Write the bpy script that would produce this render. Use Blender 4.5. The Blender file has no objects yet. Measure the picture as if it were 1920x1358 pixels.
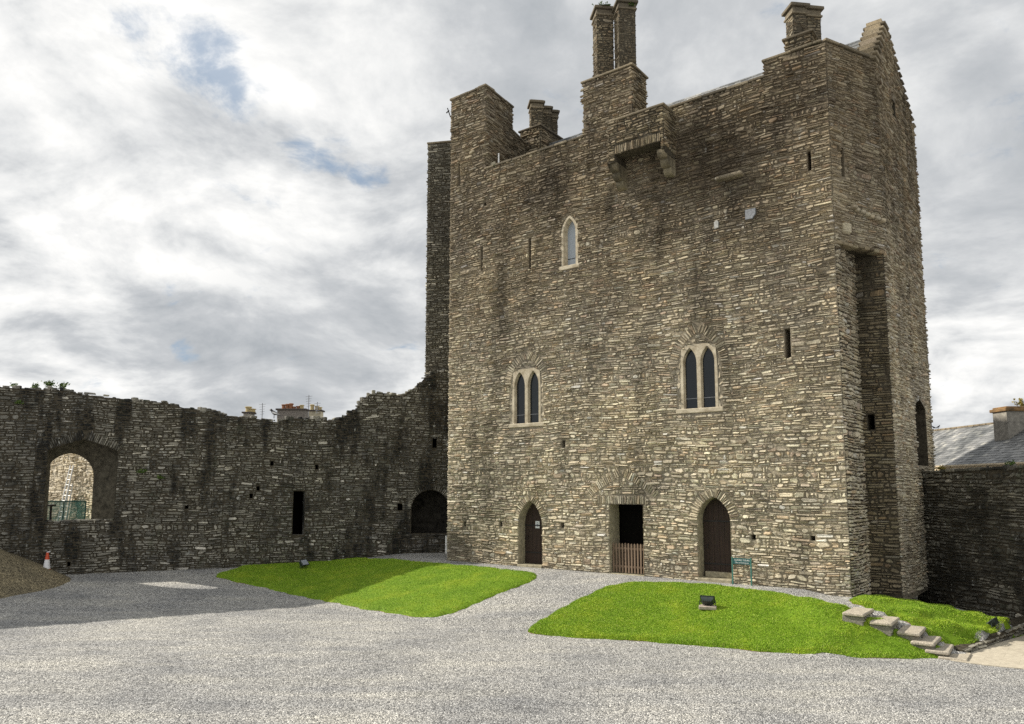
import bpy, math, random
import numpy as np
from mathutils import Vector, Matrix
from mathutils.geometry import tessellate_polygon, delaunay_2d_cdt

rnd = random.Random(7)
nr = np.random.default_rng(7)
C = bpy.context.scene.collection

# ------------------------------------------------------------------ camera calibration
F, CX, PPY, EYE = 1400.0, 960.0, 760.0, 3.4
TH = math.atan(0.1083)
cT, sT = math.cos(TH), math.sin(TH)


def ray(px, py):
    a = (px - CX) / F
    b = -(py - PPY) / F
    return np.array([a, cT - b * sT, sT + b * cT])


EYEP = np.array([0.0, 0.0, EYE])


def atz(px, py, z):
    d = ray(px, py)
    return EYEP + d * ((z - EYE) / d[2])


def onplane(px, py, P, N):
    d = ray(px, py)
    P = np.array(P, float)
    N = np.array(N, float)
    return EYEP + d * (np.dot(P - EYEP, N) / np.dot(d, N))


def at_depth(px, py, Y):
    d = ray(px, py)
    return EYEP + d * (Y / d[1])


def norm(v):
    v = np.array(v, float)
    return v / np.linalg.norm(v)


class Frame:
    """a vertical plane: origin O (3D), horizontal direction U, outward normal N"""

    def __init__(s, O, P):
        s.O = np.array(O, float)
        d = np.array(P, float) - s.O
        d[2] = 0
        s.L = np.linalg.norm(d)
        s.U = d / s.L
        s.V = np.array([0, 0, 1.0])
        s.N = np.array([s.U[1], -s.U[0], 0])

    def uv(s, px, py, w=0.0):
        p = onplane(px, py, s.O + s.N * w, s.N)
        r = p - s.O
        return float(np.dot(r, s.U)), float(r[2])

    def P(s, u, v, w=0.0):
        return s.O + s.U * u + s.V * v + s.N * w


# ------------------------------------------------------------------ object helpers
def tag(o, label=None, cat=None, group=None, kind=None):
    if label:
        o['label'] = label
    if cat:
        o['category'] = cat
    if group:
        o['group'] = group
    if kind:
        o['kind'] = kind
    return o


def empty(name, loc, label, cat, group=None):
    o = bpy.data.objects.new(name, None)
    C.objects.link(o)
    o.location = loc
    o.empty_display_size = 0.3
    return tag(o, label, cat, group)


class MB:
    def __init__(s):
        s.v, s.l, s.t, s.m, s.n = [], [], [], [], 0

    def add(s, V, faces, mi=0):
        V = np.asarray(V, float).reshape(-1, 3)
        lo, to = [], []
        for f in faces:
            lo.extend(f)
            to.append(len(f))
        s.v.append(V)
        s.l.append(np.array(lo, np.int64) + s.n)
        s.t.append(np.array(to, np.int64))
        s.m.append(np.full(len(to), mi, np.int64))
        s.n += len(V)

    def raw(s, V, loops, totals, mi=0):
        s.v.append(V)
        s.l.append(loops + s.n)
        s.t.append(totals)
        s.m.append(np.full(len(totals), mi, np.int64))
        s.n += len(V)

    def box(s, c, half, R=None, mi=0, bev=0.0):
        hx, hy, hz = half
        c = np.array(c, float)
        if bev > 0:
            b = min(bev, hx * .8, hy * .8, hz * .8)
            V = []
            for z, k in ((-hz, b), (-hz + b, 0), (hz - b, 0), (hz, b)):
                x, y = hx - k, hy - k
                V += [(-x + b, -y, z), (x - b, -y, z), (x, -y + b, z), (x, y - b, z), (x - b, y, z), (-x + b, y, z), (-x, y - b, z), (-x, -y + b, z)]
            Fc = [list(range(7, -1, -1)), list(range(24, 32))]
            for r in range(3):
                for i in range(8):
                    j = (i + 1) % 8
                    Fc.append([r * 8 + i, r * 8 + j, r * 8 + 8 + j, r * 8 + 8 + i])
        else:
            V = [(-hx, -hy, -hz), (hx, -hy, -hz), (hx, hy, -hz), (-hx, hy, -hz), (-hx, -hy, hz), (hx, -hy, hz), (hx, hy, hz), (-hx, hy, hz)]
            Fc = [(3, 2, 1, 0), (4, 5, 6, 7), (0, 1, 5, 4), (1, 2, 6, 5), (2, 3, 7, 6), (3, 0, 4, 7)]
        V = np.array(V)
        if R is not None:
            V = V @ np.array(R).T
        s.add(V + c, Fc, mi)

    def fbox(s, fr, u0, u1, v0, v1, w0, w1, mi=0, bev=0.0):
        c = fr.P((u0 + u1) / 2, (v0 + v1) / 2, (w0 + w1) / 2)
        R = np.stack([fr.U, fr.N, fr.V], 1)
        s.box(c, (abs(u1 - u0) / 2, abs(w1 - w0) / 2, abs(v1 - v0) / 2), R, mi, bev)

    def prism(s, pts, z0, z1, mi=0):
        """pts: counterclockwise plan polygon; z0/z1 number or list"""
        n = len(pts)
        a = z0 if hasattr(z0, '__len__') else [z0] * n
        b = z1 if hasattr(z1, '__len__') else [z1] * n
        V = [(p[0], p[1], a[i]) for i, p in enumerate(pts)] + [(p[0], p[1], b[i]) for i, p in enumerate(pts)]
        Fc = [list(range(n - 1, -1, -1)), list(range(n, 2 * n))] + [[i, (i + 1) % n, n + (i + 1) % n, n + i] for i in range(n)]
        s.add(V, Fc, mi)

    def tube(s, p, q, r0, r1=None, n=8, mi=0):
        p, q = np.array(p, float), np.array(q, float)
        r1 = r0 if r1 is None else r1
        d = norm(q - p)
        a = norm(np.cross(d, [0.3, 0.2, 1] if abs(d[2]) < .9 else [1, 0, 0]))
        b = np.cross(d, a)
        V = []
        for c, r in ((p, r0), (q, r1)):
            for i in range(n):
                t = 2 * math.pi * i / n
                V.append(c + (a * math.cos(t) + b * math.sin(t)) * r)
        s.add(V, [list(range(n - 1, -1, -1)), list(range(n, 2 * n))] + [[i, (i + 1) % n, n + (i + 1) % n, n + i] for i in range(n)], mi)

    def lathe(s, prof, c, n=24, mi=0):
        V, Fc = [], []
        for r, z in prof:
            for i in range(n):
                t = 2 * math.pi * i / n
                V.append((c[0] + r * math.cos(t), c[1] + r * math.sin(t), c[2] + z))
        for k in range(len(prof) - 1):
            for i in range(n):
                j = (i + 1) % n
                Fc.append([k * n + i, k * n + j, k * n + n + j, k * n + n + i])
        Fc.append(list(range((len(prof) - 1) * n, len(prof) * n)))
        Fc.append(list(range(n - 1, -1, -1)))
        s.add(V, Fc, mi)

    def loft(s, A, B, mi=0):
        n = len(A)
        s.add(list(A) + list(B), [[i, (i + 1) % n, n + (i + 1) % n, n + i] for i in range(n)], mi)

    def build(s, name, mats, parent=None, smooth=False):
        V = np.concatenate(s.v)
        L = np.concatenate(s.l)
        T = np.concatenate(s.t)
        M = np.concatenate(s.m)
        if parent is not None:
            off = np.zeros(3)
            p = parent
            while p is not None:
                off += np.array(p.location)
                p = p.parent
            V = V - off
        me = bpy.data.meshes.new(name)
        me.vertices.add(len(V))
        me.vertices.foreach_set('co', V.astype(np.float32).ravel())
        me.loops.add(len(L))
        me.loops.foreach_set('vertex_index', L.astype(np.int32))
        me.polygons.add(len(T))
        st = np.concatenate([[0], np.cumsum(T)[:-1]])
        me.polygons.foreach_set('loop_start', st.astype(np.int32))
        me.polygons.foreach_set('material_index', M.astype(np.int32))
        if smooth:
            me.polygons.foreach_set('use_smooth', np.ones(len(T), bool))
        else:
            me.polygons.foreach_set('use_smooth', np.zeros(len(T), bool))
        for m in (mats if isinstance(mats, (list, tuple)) else [mats]):
            me.materials.append(m)
        me.update(calc_edges=True)
        me.validate()
        o = bpy.data.objects.new(name, me)
        C.objects.link(o)
        o.parent = parent
        return o


# ------------------------------------------------------------------ plan of the place
R = atz(1597, 1112, 0)
dL = ray(-891, 912)
uL = norm([dL[0], dL[1], 0])
NF = np.array([-uL[1], uL[0], 0])
if np.dot(NF, -R) < 0:
    NF = -NF
A0 = onplane(839, 1052, R, NF)
A = R + uL * np.dot(A0 - R, uL)
A[2] = 0
FAC = Frame(A, R)
W = FAC.L
dS = ray(2100, 912)
uS = norm([dS[0], dS[1], 0])


# ------------------------------------------------------------------ materials
def new_mat(name):
    m = bpy.data.materials.new(name)
    m.use_nodes = True
    nt = m.node_tree
    for n in list(nt.nodes):
        if n.type != 'OUTPUT_MATERIAL':
            nt.nodes.remove(n)
    b = nt.nodes.new('ShaderNodeBsdfPrincipled')
    nt.links.new(b.outputs[0], [n for n in nt.nodes if n.type == 'OUTPUT_MATERIAL'][0].inputs[0])
    return m, nt, b


def N(nt, typ, **kw):
    n = nt.nodes.new('ShaderNode' + typ)
    for k, v in kw.items():
        if k.startswith('i_'):
            key = k[2:]
            key = int(key) if key.isdigit() else key.replace('_', ' ')
            n.inputs[key].default_value = v
        else:
            setattr(n, k, v)
    return n


def ramp(nt, stops, interp='LINEAR'):
    r = nt.nodes.new('ShaderNodeValToRGB')
    cr = r.color_ramp
    cr.interpolation = interp
    while len(cr.elements) < len(stops):
        cr.elements.new(0.5)
    for e, (p, c) in zip(cr.elements, stops):
        e.position = p
        e.color = (c[0], c[1], c[2], 1) if len(c) == 3 else c
    return r


def mix(nt, fac, a, b, blend='MIX'):
    m = nt.nodes.new('ShaderNodeMix')
    m.data_type = 'RGBA'
    m.blend_type = blend
    for sock, val in ((m.inputs[0], fac), (m.inputs[6], a), (m.inputs[7], b)):
        if hasattr(val, 'is_linked') or hasattr(val, 'links'):
            nt.links.new(val, sock)
        elif isinstance(val, (int, float)):
            sock.default_value = val
        else:
            sock.default_value = (val[0], val[1], val[2], 1)
    return m.outputs[2]


def noise(nt, vec, scale, detail=4, rough=.6, mapping=None, loc=(0, 0, 0)):
    n = N(nt, 'TexNoise')
    n.inputs['Scale'].default_value = scale
    n.inputs['Detail'].default_value = detail
    n.inputs['Roughness'].default_value = rough
    if mapping is not None:
        mp = N(nt, 'Mapping')
        mp.inputs['Scale'].default_value = mapping
        mp.inputs['Location'].default_value = loc
        nt.links.new(vec, mp.inputs[0])
        vec = mp.outputs[0]
    nt.links.new(vec, n.inputs[0])
    return n.outputs[0]


STAIN_AT = None


def stone_mat(name, stops, stain=((0.05, 0.045, 0.035), .5, .62), stain_amt=.8, streak=(.7, .7, .12), lime=0.0, moss=0.0, tint=(1, 1, 1), bump=.5, upper=None, shade_stain_spots=None):
    m, nt, b = new_mat(name)
    tc = N(nt, 'TexCoord').outputs['Object']
    g = N(nt, 'NewGeometry')
    r = ramp(nt, stops, 'LINEAR')
    nt.links.new(g.outputs['Random Per Island'], r.inputs[0])
    col = r.outputs[0]
    # fine mottling on each stone
    fn = noise(nt, tc, 22, 5, .7)
    fr = ramp(nt, [(.3, (.48, .47, .45)), (.7, (1.5, 1.47, 1.4))])
    nt.links.new(fn, fr.inputs[0])
    col = mix(nt, 1.0, col, fr.outputs[0], 'MULTIPLY')
    # large weathering
    ln = noise(nt, tc, .45, 4, .6)
    lr = ramp(nt, [(.3, (.72, .72, .74)), (.7, (1.18, 1.15, 1.08))])
    nt.links.new(ln, lr.inputs[0])
    col = mix(nt, 1.0, col, lr.outputs[0], 'MULTIPLY')
    # dark water stains running down
    if stain_amt > 0:
        sn = noise(nt, tc, 1.0, 6, .62, streak)
        sr = ramp(nt, [(stain[1], (0, 0, 0)), (stain[2], (stain_amt,) * 3)])
        nt.links.new(sn, sr.inputs[0])
        col = mix(nt, sr.outputs[0], col, stain[0])
    if shade_stain_spots:  # patches multiplied darker for cast shadow and some staining
        for (pu, pv, ra, rb, am) in shade_stain_spots:
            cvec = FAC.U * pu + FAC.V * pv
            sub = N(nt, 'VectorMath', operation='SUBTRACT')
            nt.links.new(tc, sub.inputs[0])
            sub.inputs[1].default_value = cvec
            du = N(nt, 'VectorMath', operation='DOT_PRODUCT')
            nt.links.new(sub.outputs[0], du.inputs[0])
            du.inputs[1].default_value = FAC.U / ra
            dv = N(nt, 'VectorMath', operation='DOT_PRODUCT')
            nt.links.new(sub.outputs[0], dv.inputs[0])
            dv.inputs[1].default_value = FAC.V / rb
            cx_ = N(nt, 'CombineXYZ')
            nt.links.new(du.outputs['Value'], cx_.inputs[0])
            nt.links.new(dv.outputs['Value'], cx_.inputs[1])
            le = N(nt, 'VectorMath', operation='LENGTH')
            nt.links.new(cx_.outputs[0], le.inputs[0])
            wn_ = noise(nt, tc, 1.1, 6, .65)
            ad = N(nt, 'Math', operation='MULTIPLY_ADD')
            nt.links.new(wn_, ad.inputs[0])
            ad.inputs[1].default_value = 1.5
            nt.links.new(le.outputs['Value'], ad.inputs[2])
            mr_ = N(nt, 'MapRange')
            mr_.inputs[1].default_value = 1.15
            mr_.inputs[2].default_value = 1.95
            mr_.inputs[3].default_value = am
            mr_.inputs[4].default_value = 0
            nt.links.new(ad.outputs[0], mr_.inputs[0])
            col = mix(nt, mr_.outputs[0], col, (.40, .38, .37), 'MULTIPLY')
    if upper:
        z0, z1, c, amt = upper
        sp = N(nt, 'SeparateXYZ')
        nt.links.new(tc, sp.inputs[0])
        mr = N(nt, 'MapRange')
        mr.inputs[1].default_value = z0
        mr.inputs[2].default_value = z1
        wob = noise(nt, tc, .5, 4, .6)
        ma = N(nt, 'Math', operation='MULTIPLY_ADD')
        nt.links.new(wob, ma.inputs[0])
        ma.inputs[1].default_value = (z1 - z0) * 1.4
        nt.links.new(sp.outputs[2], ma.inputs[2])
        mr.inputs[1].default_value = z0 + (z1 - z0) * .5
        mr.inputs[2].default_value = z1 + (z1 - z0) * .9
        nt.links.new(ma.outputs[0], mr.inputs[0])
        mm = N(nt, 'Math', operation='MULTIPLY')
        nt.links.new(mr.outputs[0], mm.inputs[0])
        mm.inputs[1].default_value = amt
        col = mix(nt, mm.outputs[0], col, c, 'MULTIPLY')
    if moss > 0:
        mn = noise(nt, tc, 1.3, 5, .65, (1, 1, .6), (7, 3, 1))
        mr2 = ramp(nt, [(.58, (0, 0, 0)), (.7, (moss,) * 3)])
        nt.links.new(mn, mr2.inputs[0])
        col = mix(nt, mr2.outputs[0], col, (.045, .06, .022))
    if lime > 0:
        wn = noise(nt, tc, 3.2, 6, .7, (1.2, 1.2, .45), (3, 9, 2))
        wr = ramp(nt, [(.615, (0, 0, 0)), (.665, (lime,) * 3)])
        nt.links.new(wn, wr.inputs[0])
        col = mix(nt, wr.outputs[0], col, (.5, .5, .46))
    if tint != (1, 1, 1):
        col = mix(nt, 1.0, col, tint, 'MULTIPLY')
    nt.links.new(col, b.inputs['Base Color'])
    b.inputs['Roughness'].default_value = .92
    b.inputs['Specular IOR Level'].default_value = .25
    bn = noise(nt, tc, 30, 6, .75)
    bp = N(nt, 'Bump')
    bp.inputs['Strength'].default_value = bump
    bp.inputs['Distance'].default_value = .03
    nt.links.new(bn, bp.inputs['Height'])
    nt.links.new(bp.outputs[0], b.inputs['Normal'])
    return m


def plain_mat(name, col, rough=.8, spec=.3, metal=0, var=.25, scale=12, bump=.15, col2=None):
    m, nt, b = new_mat(name)
    tc = N(nt, 'TexCoord').outputs['Object']
    n = noise(nt, tc, scale, 5, .65)
    c2 = col2 or tuple(min(1, c * (1 + var * 1.6)) for c in col)
    r = ramp(nt, [(.3, tuple(c * (1 - var) for c in col)), (.7, c2)])
    nt.links.new(n, r.inputs[0])
    nt.links.new(r.outputs[0], b.inputs['Base Color'])
    b.inputs['Roughness'].default_value = rough
    b.inputs['Specular IOR Level'].default_value = spec
    b.inputs['Metallic'].default_value = metal
    if bump:
        bp = N(nt, 'Bump')
        bp.inputs['Strength'].default_value = bump
        bp.inputs['Distance'].default_value = .02
        nt.links.new(n, bp.inputs['Height'])
        nt.links.new(bp.outputs[0], b.inputs['Normal'])
    return m


KEEP_STOPS = [(0, (.20, .165, .115)), (.14, (.42, .37, .26)), (.3, (.34, .305, .23)), (.45, (.52, .46, .325)), (.58, (.42, .385, .295)),
              (.72, (.56, .50, .36)), (.82, (.46, .43, .34)), (.9, (.50, .385, .24)), (.94, (.37, .29, .22)), (.975, (.58, .54, .43)), (1, (.76, .73, .62))]
KEEP_STOPS = [(p, tuple(min(.68, (x * .74 + .26 * sum(c) / 3) * 1.32) for x in c)) for p, c in KEEP_STOPS]
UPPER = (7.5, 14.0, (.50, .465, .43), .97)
SHADE_STAIN_SPOTS = [(13.2, 15.6, 2.6, 1.9, .85), (14.6, 13.4, 1.6, 1.2, .5), (16.2, 17.3, 1.6, 2.0, .6), (5.6, 16.6, 2.4, 1.2, .5), (11.2, 13.3, .9, 1.0, .45), (1.2, .6, 2.0, .9, .5)]  # dark patches: cast shadow painted into the wall colour, with some staining
M_keep = stone_mat('keep_rubble_stone', KEEP_STOPS, stain=((.09, .078, .055), .5, .68), stain_amt=.62, lime=.35, upper=UPPER, shade_stain_spots=SHADE_STAIN_SPOTS)
M_keepup = stone_mat('weathered_top_stone', [(p, tuple(x * k for x, k in zip(c, (.56, .52, .475)))) for p, c in KEEP_STOPS], stain=((.05, .043, .03), .48, .64), stain_amt=.6, lime=.3, moss=.25)
M_shaded = stone_mat('shaded_stained_stone', [(p, tuple(x * k for x, k in zip(c, (.46, .43, .38)))) for p, c in KEEP_STOPS], stain=((.03, .027, .02), .46, .6), stain_amt=.75, moss=.2)  # keep stone copy darkened for the recess's shade, plus stains and moss
M_recdark = plain_mat('shade_dark_recess_stone', (.035, .032, .027), .95, .1, var=.7, scale=4, bump=.7)  # near-black colour stands for the deep shade inside the wall recess
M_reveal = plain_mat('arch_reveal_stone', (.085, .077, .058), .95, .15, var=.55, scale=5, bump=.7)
M_mortar = stone_mat('keep_mortar', [(0, (.33, .30, .24)), (1, (.33, .30, .24))], stain=((.07, .06, .045), .5, .66), stain_amt=.6, upper=UPPER, shade_stain_spots=SHADE_STAIN_SPOTS, bump=.7)
DARK = [(0, (.07, .069, .06)), (.2, (.14, .136, .117)), (.4, (.105, .103, .092)), (.6, (.195, .19, .164)), (.8, (.15, .149, .134)), (.93, (.25, .243, .21)), (1, (.40, .39, .355))]
M_curtain = stone_mat('curtain_rubble_stone', [(p, tuple((x * .75 + .25 * sum(c) / 3) * 1.6 for x in c)) for p, c in DARK], stain=((.011, .012, .012), .465, .585), stain_amt=.94, streak=(1.1, 1.1, .3), lime=.85, moss=.45)
M_cmortar = plain_mat('curtain_mortar', (.06, .052, .038), .95, .1, var=.5, scale=8, bump=.6)
M_bound = stone_mat('boundary_rubble_stone', [(p, tuple(x * 1.3 for x in c)) for p, c in DARK], stain=((.02, .02, .017), .45, .6), stain_amt=.85, streak=(.4, .4, .3), lime=.6, moss=.55)
M_tower = stone_mat('turret_rubble_stone', [(p, tuple(x * 1.8 for x in c)) for p, c in DARK], stain=((.06, .055, .045), .5, .68), stain_amt=.5, lime=.25)
M_dress = plain_mat('dressed_limestone', (.40, .33, .22), .85, .25, var=.3, scale=4, bump=.25, col2=(.58, .52, .40))
M_jamb = plain_mat('jamb_stone', (.30, .27, .19), .88, .25, var=.35, scale=6, bump=.3)
M_cop = stone_mat('coping_stone', [(0, (.12, .105, .08)), (.5, (.22, .19, .14)), (1, (.32, .28, .21))], stain_amt=.4, moss=.6)
M_void = plain_mat('dark_interior', (.006, .0055, .005), 1, 0, bump=0)
M_wood = None


def wood_mat(name, c0, c1, axis_scale=(30, 30, 1.2), rough=.75):
    m, nt, b = new_mat(name)
    tc = N(nt, 'TexCoord').outputs['Object']
    n = noise(nt, tc, 1.0, 6, .65, axis_scale)
    r = ramp(nt, [(.3, c0), (.7, c1)])
    nt.links.new(n, r.inputs[0])
    nt.links.new(r.outputs[0], b.inputs['Base Color'])
    b.inputs['Roughness'].default_value = rough
    bp = N(nt, 'Bump')
    bp.inputs['Strength'].default_value = .3
    bp.inputs['Distance'].default_value = .01
    nt.links.new(n, bp.inputs['Height'])
    nt.links.new(bp.outputs[0], b.inputs['Normal'])
    return m


M_door = wood_mat('door_oak', (.014, .008, .005), (.042, .022, .013))
M_gate = wood_mat('gate_timber', (.10, .065, .042), (.27, .19, .125))
M_iron = plain_mat('black_iron', (.012, .011, .010), .6, .4, bump=.1)
M_lead = plain_mat('lead_grey', (.25, .26, .28), .6, .4)
M_paper = plain_mat('white_paper', (.72, .76, .78), .7, .3, var=.03, bump=0)
M_ink = plain_mat('grey_print', (.28, .31, .34), .8, .1, var=.05, bump=0)
M_green = plain_mat('sign_green', (.012, .085, .085), .45, .5, var=.12, bump=0)
M_gpost = plain_mat('post_green', (.05, .17, .14), .4, .5, var=.15, bump=0)
M_white = plain_mat('white_paint', (.8, .8, .78), .6, .4, var=.06, bump=0)
M_orange = plain_mat('cone_orange', (.55, .075, .025), .5, .5, var=.12, bump=.05)
M_conew = plain_mat('cone_white_sleeve', (.72, .72, .74), .4, .5, var=.08, bump=0)
M_black = plain_mat('black_rubber', (.02, .02, .02), .7, .3, bump=.1)
M_flood = plain_mat('floodlight_dark_metal', (.022, .032, .028), .4, .5, var=.4, scale=8, bump=.1)
M_concrete = plain_mat('concrete_pad', (.36, .31, .26), .9, .2, var=.25, scale=9, bump=.4)
M_step = stone_mat('step_stone', [(0, (.40, .37, .31)), (1, (.52, .48, .41))], stain_amt=.35, bump=.4)
M_terra = plain_mat('terracotta', (.26, .12, .065), .8, .2, var=.3)
M_buffpot = plain_mat('buff_pot', (.42, .34, .18), .8, .2, var=.25)
M_render = plain_mat('grey_render', (.24, .225, .195), .9, .2, var=.3, scale=6, bump=.3)
M_beige = plain_mat('beige_render', (.42, .38, .28), .9, .2, var=.25, scale=3, bump=.2)
M_gutter = plain_mat('cream_fascia', (.55, .46, .32), .7, .3, var=.2, scale=3, bump=.05)
M_alu = plain_mat('ladder_aluminium', (.62, .62, .60), .4, .5, metal=.3, var=.1, bump=0)
M_plank = wood_mat('pale_plank', (.5, .42, .3), (.7, .62, .48))
M_bird = plain_mat('bird_black', (.012, .012, .014), .5, .4, bump=0)
M_birdgrey = plain_mat('bird_white', (.6, .6, .6), .6, .3, bump=0)
M_leaf = None


def glass_mat(name, base, rough, spec=.5):
    m, nt, b = new_mat(name)
    b.inputs['Base Color'].default_value = (*base, 1)
    b.inputs['Roughness'].default_value = rough
    b.inputs['Specular IOR Level'].default_value = spec
    tc = N(nt, 'TexCoord').outputs['Object']
    n = noise(nt, tc, 3, 3, .5)
    bp = N(nt, 'Bump')
    bp.inputs['Strength'].default_value = .08
    bp.inputs['Distance'].default_value = .05
    nt.links.new(n, bp.inputs['Height'])
    nt.links.new(bp.outputs[0], b.inputs['Normal'])
    return m


M_glass = glass_mat('dark_window_glass', (.01, .014, .018), .12, .45)
M_glassup = glass_mat('sky_tinted_window_glass', (.30, .34, .38), .25, .5)  # blue-grey base colour stands in for reflected sky


def leaf_mat(name, c0, c1):
    m, nt, b = new_mat(name)
    g = N(nt, 'NewGeometry')
    r = ramp(nt, [(0, c0), (1, c1)])
    nt.links.new(g.outputs['Random Per Island'], r.inputs[0])
    nt.links.new(r.outputs[0], b.inputs['Base Color'])
    b.inputs['Roughness'].default_value = .6
    b.inputs['Specular IOR Level'].default_value = .2
    return m


M_leaf = leaf_mat('weed_leaves', (.03, .07, .012), (.13, .19, .04))
M_dryleaf = leaf_mat('dry_weed_leaves', (.16, .14, .03), (.3, .24, .06))


def slate_mat():
    m, nt, b = new_mat('roof_slate')
    tc = N(nt, 'TexCoord').outputs['Object']
    g = N(nt, 'NewGeometry')
    r = ramp(nt, [(0, (.14, .143, .146)), (.5, (.215, .217, .218)), (.85, (.28, .28, .277)), (1, (.38, .37, .34))])
    nt.links.new(g.outputs['Random Per Island'], r.inputs[0])
    n = noise(nt, tc, .8, 5, .6)
    rr = ramp(nt, [(.42, (.5, .52, .52)), (.58, (1.1, 1.1, 1.08))])
    nt.links.new(n, rr.inputs[0])
    col = mix(nt, 1.0, r.outputs[0], rr.outputs[0], 'MULTIPLY')
    nt.links.new(col, b.inputs['Base Color'])
    b.inputs['Roughness'].default_value = .55
    return m


M_slate = slate_mat()


def gravel_mat(name, tone=1.0, warm=0.0, scale=34):
    m, nt, b = new_mat(name)
    tc = N(nt, 'TexCoord').outputs['Object']
    v = N(nt, 'TexVoronoi')
    v.inputs['Scale'].default_value = scale
    nt.links.new(tc, v.inputs[0])
    sp = N(nt, 'SeparateColor')
    nt.links.new(v.outputs['Color'], sp.inputs[0])
    w = warm
    r = ramp(nt, [(0, (.10 * tone, .10 * tone, .10 * tone * (1 - w))), (.35, (.27 * tone, .268 * tone, .262 * tone * (1 - w))), (.75, (.42 * tone, .415 * tone, .40 * tone * (1 - w))), (1, (.66 * tone, .65 * tone, .62 * tone * (1 - w)))])
    nt.links.new(sp.outputs[0], r.inputs[0])
    n1 = noise(nt, tc, .35, 5, .6)
    r1 = ramp(nt, [(.32, (.76, .77, .79)), (.5, (1, 1, .99)), (.68, (1.16, 1.15, 1.11))])
    nt.links.new(n1, r1.inputs[0])
    col = mix(nt, 1.0, r.outputs[0], r1.outputs[0], 'MULTIPLY')
    n4 = noise(nt, tc, 1.0, 5, .62, (.22, 1.1, 1))
    r4 = ramp(nt, [(.36, (.84, .85, .87)), (.5, (1, 1, 1)), (.66, (1.12, 1.11, 1.07))])
    nt.links.new(n4, r4.inputs[0])
    col = mix(nt, 1.0, col, r4.outputs[0], 'MULTIPLY')
    n2 = noise(nt, tc, 9, 6, .7)
    r2 = ramp(nt, [(.3, (.68, .68, .68)), (.7, (1.3, 1.3, 1.3))])
    nt.links.new(n2, r2.inputs[0])
    col = mix(nt, 1.0, col, r2.outputs[0], 'MULTIPLY')
    if warm:
        col = mix(nt, 1.0, col, (1.0, .86, .66), 'MULTIPLY')
    nt.links.new(col, b.inputs['Base Color'])
    b.inputs['Roughness'].default_value = .9
    b.inputs['Specular IOR Level'].default_value = .2
    bp = N(nt, 'Bump')
    bp.inputs['Strength'].default_value = 1.0
    bp.inputs['Distance'].default_value = .03
    inv = N(nt, 'Math', operation='MULTIPLY_ADD')
    nt.links.new(v.outputs['Distance'], inv.inputs[0])
    inv.inputs[1].default_value = -1.0
    nt.links.new(n2, inv.inputs[2])
    nt.links.new(inv.outputs[0], bp.inputs['Height'])
    nt.links.new(bp.outputs[0], b.inputs['Normal'])
    return m


M_gravel = gravel_mat('grey_gravel', 1.06)
M_heap = gravel_mat('brown_gravel_heap', .62, .12, 30)


def grass_mat(name, blade):
    m, nt, b = new_mat(name)
    tc = N(nt, 'TexCoord').outputs['Object']
    n = noise(nt, tc, .9, 5, .65)
    if blade:
        g = N(nt, 'NewGeometry')
        r = ramp(nt, [(0, (.11, .20, .014)), (.45, (.25, .40, .026)), (.88, (.38, .53, .055)), (.95, (.47, .54, .11)), (1, (.46, .44, .18))])
        nt.links.new(g.outputs['Random Per Island'], r.inputs[0])
    else:
        n3 = noise(nt, tc, 60, 4, .7)
        r = ramp(nt, [(.3, (.07, .13, .008)), (.7, (.2, .32, .02))])
        nt.links.new(n3, r.inputs[0])
    r1 = ramp(nt, [(.3, (.78, .86, .8)), (.5, (1.0, 1.02, 1.0)), (.7, (1.38, 1.18, 1.2))])
    nt.links.new(n, r1.inputs[0])
    col = mix(nt, 1.0, r.outputs[0], r1.outputs[0], 'MULTIPLY')
    nt.links.new(col, b.inputs['Base Color'])
    b.inputs['Roughness'].default_value = .65
    b.inputs['Specular IOR Level'].default_value = .15
    return m


M_turf = grass_mat('turf_base', False)
M_blade = grass_mat('grass_blades', True)
M_edge = plain_mat('dry_turf_edge', (.20, .115, .045), .95, .1, var=.5, scale=14, bump=.5)


def paving_mat():
    m, nt, b = new_mat('paving_flags')
    tc = N(nt, 'TexCoord').outputs['Object']
    mp = N(nt, 'Mapping')
    mp.inputs['Rotation'].default_value = (0, 0, math.radians(38))
    nt.links.new(tc, mp.inputs[0])
    br = N(nt, 'TexBrick')
    br.inputs['Scale'].default_value = 1.0
    br.inputs['Brick Width'].default_value = .75
    br.inputs['Row Height'].default_value = .55
    br.inputs['Mortar Size'].default_value = .008
    br.inputs['Color1'].default_value = (.50, .45, .36, 1)
    br.inputs['Color2'].default_value = (.53, .48, .385, 1)
    br.inputs['Mortar'].default_value = (.42, .38, .30, 1)
    nt.links.new(mp.outputs[0], br.inputs[0])
    n = noise(nt, tc, 7, 6, .7)
    r = ramp(nt, [(.3, (.75, .74, .72)), (.7, (1.12, 1.12, 1.1))])
    nt.links.new(n, r.inputs[0])
    nt.links.new(mix(nt, 1.0, br.outputs[0], r.outputs[0], 'MULTIPLY'), b.inputs['Base Color'])
    b.inputs['Roughness'].default_value = .85
    return m


M_paving = paving_mat()


def mesh_net_mat():
    m, nt, b = new_mat('green_netting')
    tc = N(nt, 'TexCoord').outputs['Object']
    n = noise(nt, tc, 3.5, 4, .6, (1, 1, .5))
    r = ramp(nt, [(.35, (.015, .14, .13)), (.7, (.09, .34, .31))])
    nt.links.new(n, r.inputs[0])
    nt.links.new(r.outputs[0], b.inputs['Base Color'])
    b.inputs['Roughness'].default_value = .7
    b.inputs['Alpha'].default_value = .72
    return m


M_net = mesh_net_mat()

# ------------------------------------------------------------------ arches and rubble


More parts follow.
